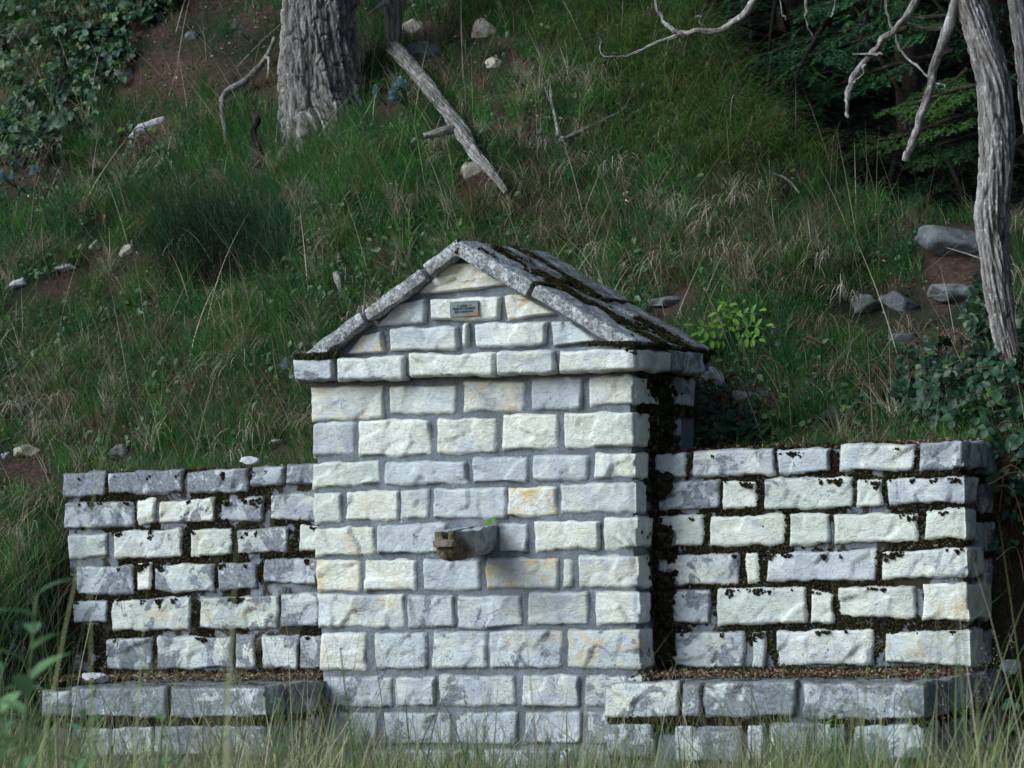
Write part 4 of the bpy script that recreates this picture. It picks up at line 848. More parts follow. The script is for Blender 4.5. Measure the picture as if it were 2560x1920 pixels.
P, u, v, lush, arch, dry, nz, nz2 = [a[keep] for a in (P, u, v, lush, arch, dry, nz, nz2)]; N = len(P)
rnd = rs.rand(N); isdry = rnd < np.clip(.15+.26*dry-.14*lush+.6*(nz2-.5)+.05*arch, .03, .7); dk = (~isdry) & (rs.rand(N) < np.clip(.42-.5*lush-.4*arch, .05, 1))
col = pick(GREEN, N); col[dk] = pick(DARKG, dk.sum()); col[isdry] = np.where(rs.rand(isdry.sum(), 1) < .5, pick(STRAW, isdry.sum())*.75, pick(BROWN, isdry.sum()))
isarch = rs.rand(N) < arch; col[isarch & ~isdry] *= np.array([1.45, 1.0, .95])
az = rs.rand(N)*6.28; L = (.07+.11*rs.rand(N))*(1+.5*lush); lean = .15+.6*rs.rand(N); curl = .4+1.2*rs.rand(N)
down = -pi/2+.35*rs.randn(N); az = np.where(isarch, down+.75, np.where(rs.rand(N) < .35, down, az)); L = np.where(isarch, .22+.28*rs.rand(N), L); lean = np.where(isarch, .7+.3*rs.rand(N), lean); curl = np.where(isarch, 1.1+.5*rs.rand(N), curl)
L = np.where(isdry & ~isarch, L*1.35, L); W_ = np.where(isarch, .0046, .0042)*(.7+.6*rs.rand(N))
V, Q, T_, C = blades(P-[0, 0, .01], az, lean, curl, L, W_, col); mobj('slope_grass', V, quads=Q, tris=T_, mat=M_grass, cols=C, kind='stuff', smooth=False)
# tufts of longer blades
tp = slope_points(1250, 60); u, v = screen(tp); tp = tp[(rs.rand(len(tp)) > bare(u, v)*.8)]; n = len(tp); k = 42; P = np.repeat(tp, k, 0)+rs.randn(n*k, 3)*[.018, .018, 0]; P[:, 2] = hill(P[:, 0], P[:, 1])
tc = np.where(rs.rand(n, 1) < .34, pick(STRAW, n)*.9, pick(GREEN, n)); col = np.repeat(tc, k, 0)*(.6+.8*rs.rand(n*k, 1)); az = rs.rand(n*k)*6.28; dn = rs.rand(n*k) < .4; az[dn] = -pi/2+.6*rs.randn(dn.sum())
V, Q, T_, C = blades(P, az, .1+.7*rs.rand(n*k), .5+1.7*rs.rand(n*k), np.repeat(.13+.16*rs.rand(n), k)*(.5+.7*rs.rand(n*k)), .0030+.0022*rs.rand(n*k), col, 5); mobj('grass_tufts', V, quads=Q, tris=T_, mat=M_grass, cols=C, kind='stuff', smooth=False)
tp = slope_points(320, 40); u, v = screen(tp); tp = tp[rs.rand(len(tp)) < .25+ell(u, v, 350, 860, 320, 140)+ell(u, v, 1150, 430, 200, 120)+ell(u, v, 1600, 560, 260, 100)+ell(u, v, 150, 1150, 180, 250)+.6*ell(u, v, 1400, 250, 300, 150)]; n = len(tp); k = 30; P = np.repeat(tp, k, 0)+rs.randn(n*k, 3)*[.03, .02, 0]; P[:, 2] = hill(P[:, 0], P[:, 1]); az = -pi/2+np.repeat(rs.randn(n)*.7, k)+.45*rs.randn(n*k)
V, Q, T_, C = blades(P, az, .5+.5*rs.rand(n*k), 1.6+1.0*rs.rand(n*k), .16+.20*rs.rand(n*k), .0030+.0030*rs.rand(n*k), np.repeat(pick(STRAW, n), k, 0)*(.6+.6*rs.rand(n*k, 1)), 6); mobj('drooping_dead_grass', V, quads=Q, tris=T_, mat=M_grass, cols=C, kind='stuff', smooth=False)
# long dry stalks
sp_ = slope_points(1000, 60); n = len(sp_); V, Q, T_, C = blades(sp_, np.where(rs.rand(n) < .6, -pi/2+rs.randn(n)*1.2, rs.rand(n)*6.28), .2+.9*rs.rand(n), .2+.7*rs.randn(n)**2*.5, .30+.40*rs.rand(n), .0022+.0018*rs.rand(n), pick(STRAW, n)*1.1, 7)
mobj('dry_stalks', V, quads=Q, tris=T_, mat=M_grass, cols=C, kind='stuff', smooth=False)
# ground cover of tiny leaves
P = slope_points(120000, 60); u, v = screen(P); nz = fbm(P, 3.5, 3, 22.)
mossy = ell(u, v, 820, 520, 280, 120)*1.2+ell(u, v, 560, 560, 130, 80)+ell(u, v, 300, 700, 250, 80)*.7+ell(u, v, 1700, 760, 250, 110)+ell(u, v, 1400, 620, 400, 60)*.6+ell(u, v, 1850, 560, 200, 60)*.7+ell(u, v, 100, 650, 200, 80)*.5
keep = rs.rand(len(P)) < np.clip(.16+.8*mossy+1.6*(nz-.5), .03, 1)*(1-.8*bare(u, v)); P = P[keep]; u, v, n = u[keep], v[keep], keep.sum()
Nn = hnorm(P); P = P+Nn*(.004+.045*rs.rand(n, 1)**2+.02*fbm(P, 12, 2)[:, None]); M = frame_from(Nn+.7*rs.randn(n, 3)+[0, -.2, .3], rs.rand(n)*6.28)*((.0065+.0085*rs.rand(n)**2)*1.2)[:, None, None]
GC = np.array([(.030, .085, .024), (.045, .115, .030), (.065, .145, .040), (.038, .095, .045)]); brt = rs.rand(n) < .05+.10*ell(u, v, 1980, 740, 160, 80); c = pick(GC, n); c[brt] = pick(np.array([(.11, .22, .04)]), brt.sum())
V, F, C = scatter_mesh(LT, LTF, P, M, c); mobj('ground_cover_leaves', V, tris=F, mat=M_leaf, cols=C, kind='stuff', smooth=False)
P = slope_points(9000, 60); u, v = screen(P); P = P[fbm(P, 3., 3, 60.)-.4*bare(u, v) > .52]; n = len(P); Nn = hnorm(P); tl = trifoliate(8) if 0 else None
V, F, C = scatter_mesh(LT*np.array([1, 1.5, 1]), LTF, P+Nn*(.02+.07*rs.rand(n, 1)), frame_from(Nn+.5*rs.randn(n, 3)+[0, -.4, .2], rs.rand(n)*6.28)*(.016+.018*rs.rand(n))[:, None, None], pick(GC, n)); mobj('broad_leaved_weeds', V, tris=F, mat=M_leaf, cols=C, kind='stuff', smooth=False)
# dry leaf litter: slope, wall tops, bench tops
LC = np.array([(.34, .19, .12), (.44, .30, .20), (.20, .11, .07), (.50, .40, .26), (.12, .07, .05)])
def litter(P, Nn, size, cols_, name='leaf_litter'):
    n = len(P); M = frame_from(Nn+.45*rs.randn(n, 3), rs.rand(n)*6.28)*(size*(.5+.9*rs.rand(n)))[:, None, None]; T2 = LT*np.array([1, 1, 3.5]); V, F, C = scatter_mesh(T2, LTF, P, M, pick(cols_, n)); return mobj(name, V, tris=F, mat=M_litter, cols=C, kind='stuff', smooth=False)
P = slope_points(9000, 60); u, v = screen(P); P = P[rs.rand(len(P)) < .22+.8*bare(u, v)+.5*ell(u, v, 2000, 600, 160, 120)]; litter(P+[0, 0, .012], hnorm(P), .016, LC*.55)
P = slope_points(330, 60); litter(P+[0, -.02, .05], hnorm(P), .018, np.array([(.55, .38, .22), (.60, .50, .36), (.45, .22, .10)]))
n = 2600; x = rs.rand(n); P = np.r_[np.stack([-2.1+rs.rand(n)*1.35, YW-.02-np.abs(rs.randn(n))*.16, np.full(n, ZB+.004)+rs.rand(n)*.012], -1), np.stack([.75+rs.rand(n)*1.32, YW-.02-np.abs(rs.randn(n))*.14, np.full(n, ZB+.004)+rs.rand(n)*.014], -1)]; P = P[P[:, 1] > YB+.06]; litter(P, np.tile([[0, 0, 1.]], (len(P), 1)), .013, LC*.8)
n = 2600; P = np.stack([np.where(rs.rand(n) < .5, XWL+.03+rs.rand(n)*1.37, XR+.03+rs.rand(n)*1.28), YW+.03+rs.rand(n)*.5, 1.255+rs.rand(n)*.018], -1); litter(P, np.tile([[0, 0, 1.]], (n, 1)), .013, LC*.8)
n = 900; P = np.stack([np.where(rs.rand(n) < .5, XWL+.03+rs.rand(n)*1.37, XR+.03+rs.rand(n)*1.28), YW+.02+rs.rand(n)*.5, 1.262+rs.rand(n)*.01], -1); V, Q, T_, C = blades(P, rs.rand(n)*6.28, 1.45+.12*rs.randn(n), .1*rs.randn(n), .06+.14*rs.rand(n), np.full(n, .0022), pick(np.r_[STRAW*.6, BROWN], n)); mobj('dry_straw', V, quads=Q, tris=T_, mat=M_grass, cols=C, kind='stuff', smooth=False)
# fringe of grass behind the wall tops and hanging over the left end
n = 5200; P = np.stack([np.where(rs.rand(n) < .62, XWL-.1+rs.rand(n)*1.45, XR+.35+rs.rand(n)*1.1), .64+.16*rs.rand(n), np.full(n, 1.225)], -1); V, Q, T_, C = blades(P, rs.rand(n)*6.28, .1+.5*rs.rand(n), .3+rs.rand(n), .06+.12*rs.rand(n), .003+.001*rs.rand(n), np.where(rs.rand(n, 1) < .3, pick(STRAW, n)*.6, pick(GREEN, n)), 4); mobj('slope_grass', V, quads=Q, tris=T_, mat=M_grass, cols=C, kind='stuff', smooth=False)
n = 11000; x = -1.80-np.abs(rs.randn(n))*.32; y = -.75+rs.rand(n)*.95; P = np.stack([x, y, np.maximum(hill(x, y), -.02)], -1); P = P[~((P[:, 0] > -2.05) & (P[:, 1] > YB))]; n = len(P); V, Q, T_, C = blades(P, rs.rand(n)*6.28, .1+.6*rs.rand(n), .3+1.2*rs.rand(n), .14+.28*rs.rand(n), .0036+.0016*rs.rand(n), np.where(rs.rand(n, 1) < .38, pick(STRAW, n)*.7, pick(GREEN, n)*.9), 5); mobj('slope_grass', V, quads=Q, tris=T_, mat=M_grass, cols=C, kind='stuff', smooth=False)
# meadow in front: dense low layer by the walls, taller sparse stems towards the camera
def front_pts(n, y0, y1, m=60):
    out = []
    while sum(map(len, out)) < n:
        k = n*3; y = y0+rs.rand(k)*(y1-y0); x = -3.4+rs.rand(k)*9.5; P = np.stack([x, y, hill(x, y)], -1); Q_ = P+[0, 0, .3]; u, v = screen(Q_); ok = (u > -m) & (u < 2212+m); out.append(P[ok])
    return np.concatenate(out)[:n]
PALE = np.array([(.28, .38, .16), (.20, .34, .12), (.40, .42, .26), (.14, .27, .10)])
STRAW2 = np.array([(.36, .33, .22), (.46, .43, .30), (.28, .24, .15), (.30, .33, .17)]); OLIVE = np.array([(.16, .22, .07), (.22, .28, .10), (.11, .20, .06), (.26, .30, .13), (.08, .16, .06)])
for nn, y0, y1, l0, l1, wd, sf, th in ((38000, -1.8, -.58, .06, .19, .0038, .40, .40), (52000, -4.4, -1.3, .10, .23, .0046, .50, .36), (4200, -2.4, -.62, .18, .34, .0036, .40, .48), (5600, -5.5, -2.0, .22, .44, .0046, .4, .48), (1700, -8.2, -4.8, .36, .32, .0056, .3, .46)):
    P = front_pts(nn, y0, y1); cl = fbm(P, 1.9, 3, 40.); P = P[cl+.10*rs.randn(len(P)) > th]; n = len(P); cl = fbm(P, 2.3, 3, 70.); st_ = rs.rand(n, 1) < np.clip(sf+2.5*(fbm(P, 2.8, 2, 90.)-.5), .05, .95)[:, None]
    lef = 1+.9*sst(-1.4, -2.4, P[:, 0]+.47*P[:, 1]+.6)
    V, Q, T_, C = blades(P, rs.rand(n)*6.28, .05+.8*rs.rand(n)**1.5, .2+1.6*rs.rand(n)**2, (l0+l1*rs.rand(n)**1.6)*(.55+1.1*np.clip((cl-.32)*2.4, 0, 1))*lef, wd*(.5+.9*rs.rand(n)), np.where(st_, pick(STRAW2, n), pick(OLIVE, n)), 5); mobj('meadow_grass', V, quads=Q, tris=T_, mat=M_grass, cols=C, kind='stuff', smooth=False)
# broad-leaved weeds among the foreground grass, tallest at the lower left
def weed(x, y, hgt, nl, size, label, red=False):
    b = np.array([x, y, float(hill(x, y))]); t = thing('meadow_weed', label, 'plant', b, 'weeds in front of the walls'); top = b+[rs.randn()*.06, rs.randn()*.04, hgt]; mid = (b+top)/2+[rs.randn()*.03, 0, 0]
    V, Q, Tr, C = tube([b, mid, top], [.0035, .003, .0015], 20, 6); mobj('stem', V, quads=Q, tris=Tr, mat=M_leaf, parent=t, cols=C*0+np.array([.16, .09, .07] if red else [.15, .2, .09])); v0, f0 = oval(1., .36, .2, .35, 4)
    f = np.linspace(.25, 1, nl); sp_ = spline([b, mid, top], 60); pos = sp_[(f*59).astype(int)]; ang = np.arange(nl)*2.4+rs.rand(); el = .3+.5*rs.rand(nl); x_ = norm(np.stack([np.cos(ang)*np.cos(el), np.sin(ang)*np.cos(el), np.sin(el)], -1)); z_ = norm(np.cross(x_, np.cross(np.array([0, 0, 1.]), x_))); y_ = np.cross(z_, x_); M = np.stack([x_, y_, z_], -1)*(size*(1.15-.5*f)*(.8+.4*rs.rand(nl)))[:, None, None]
    V, F, C = scatter_mesh(v0, f0, pos, M, pick(np.array([(.12, .26, .12), (.17, .32, .13)]), nl)); mobj('leaves', V, quads=F, mat=M_leaf, parent=t, cols=C)
for k, (px_, d_, h_, nl, sz, lab, rd) in enumerate(((-10, 4.4, .70, 22, .10, 'leafiest blurred weed, half cut off by the left edge of the photo', 0), (85, 4.6, .60, 20, .10, 'large blurred weed just right of the one at the left edge', 0), (200, 5.0, .52, 16, .09, 'blurred weed before the left end of the left bench', 0), (560, 6.2, .50, 12, .06, 'green weed before the right end of the left bench', 0), (30, 5.2, .62, 16, .085, 'tall blurred broad-leaved weed at the lower left corner, nearest the camera', 0), (120, 5.6, .55, 14, .08, 'blurred broad-leaved weed second from the lower left corner', 0), (260, 6.4, .46, 12, .07, 'blurred broad-leaved weed in front of the left bench', 0), (730, 7.0, .62, 11, .055, 'tall pale green weed in front of the left edge of the fountain', 0), (850, 8.8, .50, 14, .03, 'thin dark-stemmed weed before the lower left of the fountain', 1), (1180, 9.6, .42, 12, .028, 'reddish stemmed weed before the middle of the fountain base', 1), (1760, 8.4, .46, 10, .05, 'green weed in front of the right bench', 0), (2120, 9.0, .36, 14, .05, 'low green weed before the right end of the right bench', 0))):
    q = CP+ray(px_*K, 960)*d_; weed(q[0], q[1], h_, nl, sz, lab, rd)
n = 3800; x = -3.3+rs.rand(n)*1.7; y = -2.2+rs.rand(n)*1.55; P = np.stack([x, y, hill(x, y)], -1); P = P[fbm(P, 2.2, 3, 33.) > .44]; n = len(P)
V, Q, T_, C = blades(P, rs.rand(n)*6.28, .05+.6*rs.rand(n)**1.3, .3+1.6*rs.rand(n)**1.6, .20+.38*rs.rand(n)**1.4, .0036+.003*rs.rand(n), np.where(rs.rand(n, 1) < .42, pick(STRAW2, n), pick(OLIVE, n)), 6); mobj('meadow_grass', V, quads=Q, tris=T_, mat=M_grass, cols=C, kind='stuff', smooth=False)
# coarser growth beyond the edges of the photo
n = 110000; x = -13+rs.rand(n)*26; y = -10.2+rs.rand(n)*17; z = hill(x, y); P = np.stack([x, y, z], -1); u, v = screen(P+[0, 0, .15]); front = (P-CP)@FV
ok = ((u < -50) | (u > 2262) | (front < 1)) & ((y < YB-.1) | (y > YWB) | (x < XWL-.15) | (x > XWR+.15)) & (((P-CP)**2).sum(1) > 1.6); P = P[ok]; n = len(P); L_ = .10+.22*rs.rand(n)
V, Q, T_, C = blades(P, rs.rand(n)*6.28, .1+.8*rs.rand(n), .3+1.3*rs.rand(n), L_, np.full(n, .0075), np.where(rs.rand(n, 1) < .35, pick(STRAW2, n)*.8, pick(np.r_[GREEN, OLIVE], n)), 3); mobj('meadow_grass', V, quads=Q, tris=T_, mat=M_grass, cols=C, kind='stuff', smooth=False)
# seed heads on tall thin stalks
P = front_pts(260, -4.2, -.65); n = len(P); Ls = .35+.35*rs.rand(n); az = rs.rand(n)*6.28; V, Q, T_, C = blades(P, az, .05+.2*rs.rand(n), .1+.5*rs.rand(n), Ls, np.full(n, .0024), pick(STRAW2, n), 6); mobj('meadow_stalks', V, quads=Q, tris=T_, mat=M_grass, cols=C, kind='stuff', smooth=False)
tips = V.reshape(n, 13, 3)[:, 12]; tips = np.repeat(tips[:150], 26, 0)+rs.randn(3900, 3)*[.006, .006, .022]; V, F, C = scatter_mesh(LT*[1, .7, 1], LTF, tips, frame_from(rs.randn(len(tips), 3), rs.rand(len(tips))*6)*.0055, pick(np.array([(.32, .27, .20), (.24, .2, .17)]), len(tips))); mobj('seed_heads', V, tris=F, mat=M_litter, cols=C, kind='stuff', smooth=False)

# ------------------------------------------------------------------ leafy plants
LG = solid_material('bramble_leaf', (.022, .062, .030), (.035, .095, .042), 12, .5, 0, trans=.25); LGy = solid_material('yellowing_bramble_leaf', (.07, .15, .03), (.13, .20, .05), 12, .5, 0, trans=.3); LGd = solid_material('dark_bramble_leaf', (.014, .045, .028), (.024, .066, .038), 12, .45, 0, trans=.2)
TRI = []
for k in range(4):
    for m_ in (LG, LGy, LGd): v, f = trifoliate(k+10); TRI.append(mesh_data('bramble_leaf_mesh', v, quads=f, mat=m_))
def leaf_objs(parent, P, Nn, size, wts=(.5, .15, .35), bank=None, fmt='leaf'):
    bank = bank or TRI; M = frame_from(Nn, rs.rand(len(P))*6.28)
    for i, p in enumerate(P):
        mi = rs.choice(3, p=wts); me = bank[rs.randint(len(bank)//3)*3+mi]; o = bpy.data.objects.new(fmt, me); COL.objects.link(o); o.parent = parent
        s = size*(.6+.7*rs.rand()); R3 = Matrix(M[i].tolist()).to_4x4(); o.matrix_local = Matrix.Translation(Vector(p-np.array(parent['_o'])))@R3@Matrix.Scale(s, 4)
def canes(parent, roots, n, Ln, mat_c, name='stem', up=1.):
    P = roots[rs.randint(0, len(roots), n)]; 
    for k in range(n):
        a = rs.rand()*6.28; d = np.array([cos(a), sin(a)*.5-.4, 0])*Ln*.5; p = P[k]; tube_pts = [p, p+d*.3+[0, 0, Ln*.45*up], p+d+[0, 0, Ln*.35*up]]; V, Q, Tr, C = tube(tube_pts, [.004, .003, .0015], 12, 6); mobj(name, V, quads=Q, tris=Tr, mat=mat_c, parent=parent, cols=C*.0+np.array([.12, .06, .05]))
def stuff_leaves(parent, P, Nn, size, cols_, tpl, name='small_leaves'):
    n = len(P); M = frame_from(Nn, rs.rand(n)*6.28)*(size*(.6+.8*rs.rand(n)))[:, None, None]; V, F, C = scatter_mesh(tpl[0], tpl[1], P, M, pick(cols_, n)); return mobj(name, V, quads=F, mat=M_leaf, cols=C, parent=parent, kind='stuff')
BR = np.array([(.022, .062, .030), (.035, .09, .04), (.016, .045, .028), (.05, .11, .03)])
def thicket(name, label, regions, nobj, nstuff, size, wts, height, grp, depth=.12, y=None):
    def samp(n):
        out = []
        for k in range(n):
            cx_, cy__, rx, ry = regions[rs.randint(len(regions))]; a = rs.rand()*6.28; r = rs.rand()**.5; p = hit(np.clip(cx_+cos(a)*r*rx, -60, 2270), cy__+sin(a)*r*ry); out.append(p+np.array([0, -depth*rs.rand(), height*rs.rand()]))
        return np.array(out)
    P = samp(nobj); b = P.mean(0); b[2] = hill(b[0], b[1]); t = thing(name, label, 'bush', b, grp)
    leaf_objs(t, P, np.array([[.1, -.75, .65]])+.45*rs.randn(nobj, 3), size, wts); P2 = samp(nstuff)-[0, -.04, .02]; stuff_leaves(t, P2, np.array([[.1, -.7, .6]])+.55*rs.randn(nstuff, 3), size, BR, trifoliate(3))
    canes(t, P2-[0, 0, .05], 26, .35, M_litter); return t
thicket('bramble_bush', 'dark green bramble thicket covering the top left corner of the slope', [(60, 30, 90, 80), (180, 60, 110, 90), (90, 160, 110, 90), (230, 120, 60, 90), (120, 260, 110, 60), (60, 330, 80, 40), (330, 10, 60, 40)], 250, 1100, .040, (.5, .18, .32), .18, 'bramble thickets')
thicket('bramble_bush', 'bramble thicket with round dark leaves around the foot of the pale tree', [(2100, 850, 100, 60), (2180, 800, 60, 90), (2050, 900, 90, 50), (2180, 940, 60, 60), (2010, 840, 60, 50), (2130, 720, 25, 50)], 230, 500, .036, (.35, .03, .62), .16, 'bramble thickets', .16)
thicket('ivy_patch', 'low dark leafy plant in the hollow behind the right flank of the fountain', [(1560, 930, 70, 35), (1530, 880, 50, 40), (1640, 930, 60, 30)], 70, 160, .034, (.3, .0, .7), .08, None)
thicket('bramble_patch', 'mixed small leaved plants on the slope below the outcrop', [(1850, 800, 160, 80), (1750, 880, 150, 60), (1900, 900, 90, 40)], 90, 420, .024, (.6, .1, .3), .06, None)
thicket('bramble_patch', 'scattered small leaves on the earth between left brambles and broom', [(150, 400, 130, 60), (110, 450, 120, 40), (300, 330, 60, 60)], 60, 240, .024, (.5, .4, .1), .06, None)
def corner_thicket(label, boxes, n, size):
    P = []
    for k in range(n): (x0, x1, y0, y1, z0, z1) = boxes[rs.randint(len(boxes))]; P.append((x0+rs.rand()*(x1-x0), y0+rs.rand()*(y1-y0), z0+rs.rand()*(z1-z0)))
    P = np.array(P); b = np.array([P[:, 0].mean(), P[:, 1].mean(), 0.]); t = thing('bramble_bush', label, 'bush', b, 'bramble thickets'); leaf_objs(t, P[:220], np.array([[.2, -.7, .6]])+.45*rs.randn(min(220, n), 3), size, (.3, .0, .7)); stuff_leaves(t, P[220:], np.array([[.1, -.7, .6]])+.5*rs.randn(max(n-220, 0), 3), size, BR, trifoliate(5)); canes(t, np.c_[P[:, 0], P[:, 1], np.maximum(P[:, 2]-.25, 0)], 22, .4, M_litter)
corner_thicket('dark bramble growing against the right end of the right wall', [(2.12, 2.6, .35, .9, .75, 1.3), (2.10, 2.5, .4, .8, 1.05, 1.28), (2.3, 2.9, .6, 1.6, .2, 1.2)], 420, .034)
corner_thicket('low bramble beside the right end of the right bench', [(2.25, 2.7, -.2, .5, -.02, .25), (2.3, 2.8, .1, .8, .0, .3)], 300, .034)
# broom bush: fine rush-like stems leaning left
b0 = hit(470, 640); bs = thing('broom_bush', 'dark green broom bush of rush-like stems leaning left, on the slope beside the fountain', 'bush', b0)
n = 2800; cxp = 350+rs.rand(n)*290; cyp = 490+rs.rand(n)*100+np.abs(rs.randn(n))*20; lut = np.array([[hit(a, b) for b in np.linspace(460, 640, 7)] for a in np.linspace(320, 640, 9)])
def from_lut(a, b):
    i = np.clip((a-320)/40, 0, 7.99); j = np.clip((b-460)/30, 0, 5.99); i0, j0 = i.astype(int), j.astype(int); fi, fj = (i-i0)[:, None], (j-j0)[:, None]
    return (lut[i0, j0]*(1-fi)+lut[i0+1, j0]*fi)*(1-fj)+(lut[i0, j0+1]*(1-fi)+lut[i0+1, j0+1]*fi)*fj
P = from_lut(cxp, cyp); az = pi+.65*rs.randn(n)-.2; V, Q, T_, C = blades(P, az, .15+.85*rs.rand(n), .10+.45*rs.rand(n), .18+.50*rs.rand(n)**1.4, .0022+.002*rs.rand(n), pick(np.array([(.014, .045, .022), (.022, .070, .032), (.05, .12, .05)]), n), 5)
mobj('rush_stems', V, quads=Q, tris=T_, mat=M_grass, cols=C, parent=bs, kind='stuff', smooth=False)
n = 11000; a_ = rs.rand(n)*6.28; r_ = rs.rand(n)**.5; P = from_lut(485+np.cos(a_)*r_*135*(.7+.5*vn3(np.stack([np.cos(a_), np.sin(a_), a_*0], -1), 1.7)), 565+np.sin(a_)*r_*62)+np.stack([rs.randn(n)*.02, -.04-.26*rs.rand(n)*(1-r_**2), .03+.28*rs.rand(n)*(1-r_**2)], -1); M = frame_from(rs.randn(n, 3), rs.rand(n)*6)*(.0062*(.6+.8*rs.rand(n)))[:, None, None]; V, F, C = scatter_mesh(LT, LTF, P, M, pick(np.array([(.012, .034, .018), (.018, .048, .024), (.022, .016, .012), (.016, .012, .010)]), n)); mobj('small_leaves', V, tris=F, mat=M_grass, cols=C, parent=bs, kind='stuff', smooth=False)
n = 2600; P = from_lut(350+rs.rand(n)*280, 540+rs.rand(n)*100); V, Q, T_, C = blades(P, rs.rand(n)*6.28, .3+.9*rs.rand(n), .5*rs.randn(n), .06+.16*rs.rand(n), np.full(n, .0028), pick(np.array([(.035, .022, .016), (.05, .03, .022)]), n), 4); mobj('dead_twigs', V, quads=Q, tris=T_, mat=M_grass, cols=C, parent=bs, kind='stuff', smooth=False)
# blue-green spurge plants
def spurge(px, py, r, label, stems=5):
    c = hit(px, py+r*.6); R_ = px2m(r, c); t = thing('spurge_plant', label, 'plant', c, 'blue-green spurge plants'); v0, f0 = oval(1., .42, .2, .1, 3)
    for k in range(stems):
        a = rs.rand()*6.28; rr_ = R_*(.75 if stems > 1 else 0)*rs.rand()**.5; tip = c+RV*cos(a)*rr_+np.array([0, -.14, .03])+np.array([0, 0, 1])*(R_*.8+sin(a)*rr_*.8); m = 34
        V, Q, Tr, C = tube([c, (c+tip)/2+[0, -.03, 0], tip], [.004, .004, .003], 8, 6); mobj('stem', V, quads=Q, tris=Tr, mat=M_leaf, parent=t, cols=C*0+np.array([.14, .2, .13]))
        ang = np.arange(m)*2.4; el = np.linspace(.1, 1.35, m); d = np.stack([np.cos(ang)*np.cos(el), np.sin(ang)*np.cos(el)-.35, np.sin(el)], -1); x = norm(d); z = norm(np.cross(x, np.cross(np.array([0, -.3, 1.]), x)+1e-3)); y = np.cross(z, x); Mm = np.stack([x, y, z], -1)*(max(.030, min(.044, R_*.5))*(1.1-.5*el/1.4))[:, None, None]
        pos = tip+np.stack([0*el, 0*el, (el-1)*.012], -1)-(1-el/1.4)[:, None]*np.array([0, 0, .03]); V, F, C = scatter_mesh(v0, f0, pos, Mm, pick(np.array([(.20, .37, .38), (.27, .45, .46), (.15, .28, .29)]), m)); mobj('rosette', V, quads=F, mat=M_leaf, parent=t, cols=C)
for a in ((893, 218, 38, 'large blue-green spurge at the left of the fallen log', 8), (834, 215, 18, 'small blue-green spurge between the big trunk and the large spurge', 2), (45, 395, 26, 'blue-green spurge near the left edge below the brambles', 3), (104, 378, 18, 'small blue-green spurge right of the left edge one', 2),
          (540, 78, 18, 'blue-green spurge high on the earth bank left of the big trunk', 2), (76, 1366, 18, 'blue-green spurge rosette left of the left wall, the highest of three', 1), (68, 1412, 20, 'blue-green spurge rosette left of the left wall, the middle of three', 1), (118, 1440, 22, 'blue-green spurge rosette left of the left wall, lowest and nearest the bench', 2), (728, 926, 16, 'tiny blue-green plant at the left side of the cornice', 1)):
    if a[0] == 728: a = (648, 800, 16, 'small blue-green plant just left of the cornice end', 1)
    spurge(*a)
# bright seedling with pinnate leaves behind the right eave
c = hit(1585, 740); sd_ = thing('ash_seedling', 'bright green seedling with feathered leaves behind the right eave', 'plant', c); bl = [mesh_data('leaflet_mesh', *oval(1., .5, .2, .15, 4)[:1], quads=oval(1., .5, .2, .15, 4)[1], mat=solid_material('bright_leaf', (.10, .24, .03), (.17, .34, .05), 20, .5, 0, trans=.35))]
for px0, py0, px1, py1 in ((1560, 720, 1500, 712), (1570, 700, 1540, 672), (1590, 690, 1640, 680), (1590, 715, 1655, 712), (1575, 705, 1600, 668), (1560, 735, 1525, 745), (1600, 730, 1640, 742), (1555, 712, 1510, 728), (1580, 690, 1570, 655)):
    a_ = uY(px0, py0, c[1]-.10); b_ = uY(px1, py1, c[1]-.18); V, Q, Tr, C = tube([c, a_, (a_+b_)/2+[0, 0, .02], b_], [.003, .0025, .002, .001], 14, 5); fr = mobj('frond', V, quads=Q, tris=Tr, mat=M_leaf, parent=sd_, cols=C*0+np.array([.1, .2, .05])); fr['_o'] = [float(x) for x in np.array(fr.location)+c]
    for k in range(7):
        f = (k//2)/3.; p = a_+(b_-a_)*f+[0, 0, .02*f]; dr = norm(b_-a_); s_ = 1 if k % 2 else -1; x = norm(dr*.5+s_*norm(np.cross(dr, [0, -1, .2]))*.9) if k < 6 else dr; z = norm(np.array([.1, -.6, .7])-x*np.dot([.1, -.6, .7], x)); y = np.cross(z, x)
        o = bpy.data.objects.new('leaflet', bl[0]); COL.objects.link(o); o.parent = fr; o.matrix_local = Matrix.Translation(Vector(p-np.array(fr['_o'])))@Matrix(np.stack([x, y, z], -1).tolist()).to_4x4()@Matrix.Scale(.046, 4)
# leaf caught on the spout
o = mobj('fallen_leaf', oval(.060, .04, .3, .1)[0]@np.array([[.7, .3, .65], [.6, -.6, -.5], [-.5, -.7, .5]])+np.array([SPX+.04, -.05, SPZ+.012]), quads=oval(.060, .04)[1], mat=solid_material('green_leaf', (.06, .16, .01), (.12, .26, .02), 30, .5, 0, trans=.3)); tag(o, 'green leaf resting on top of the stone spout', 'leaf')
# big round leaf low on the left bank
o = mobj('burdock_leaf', (oval(.12, .13, .15, .2, 7)[0])@np.array([[.9, 0, .4], [0, 1, 0], [-.4, 0, .9]])+hit(200, 400)+[0, -.05, .05], quads=oval(.12, .13, .15, .2, 7)[1], mat=LG); tag(o, 'large round dull green leaf above the broom bush at left', 'plant')

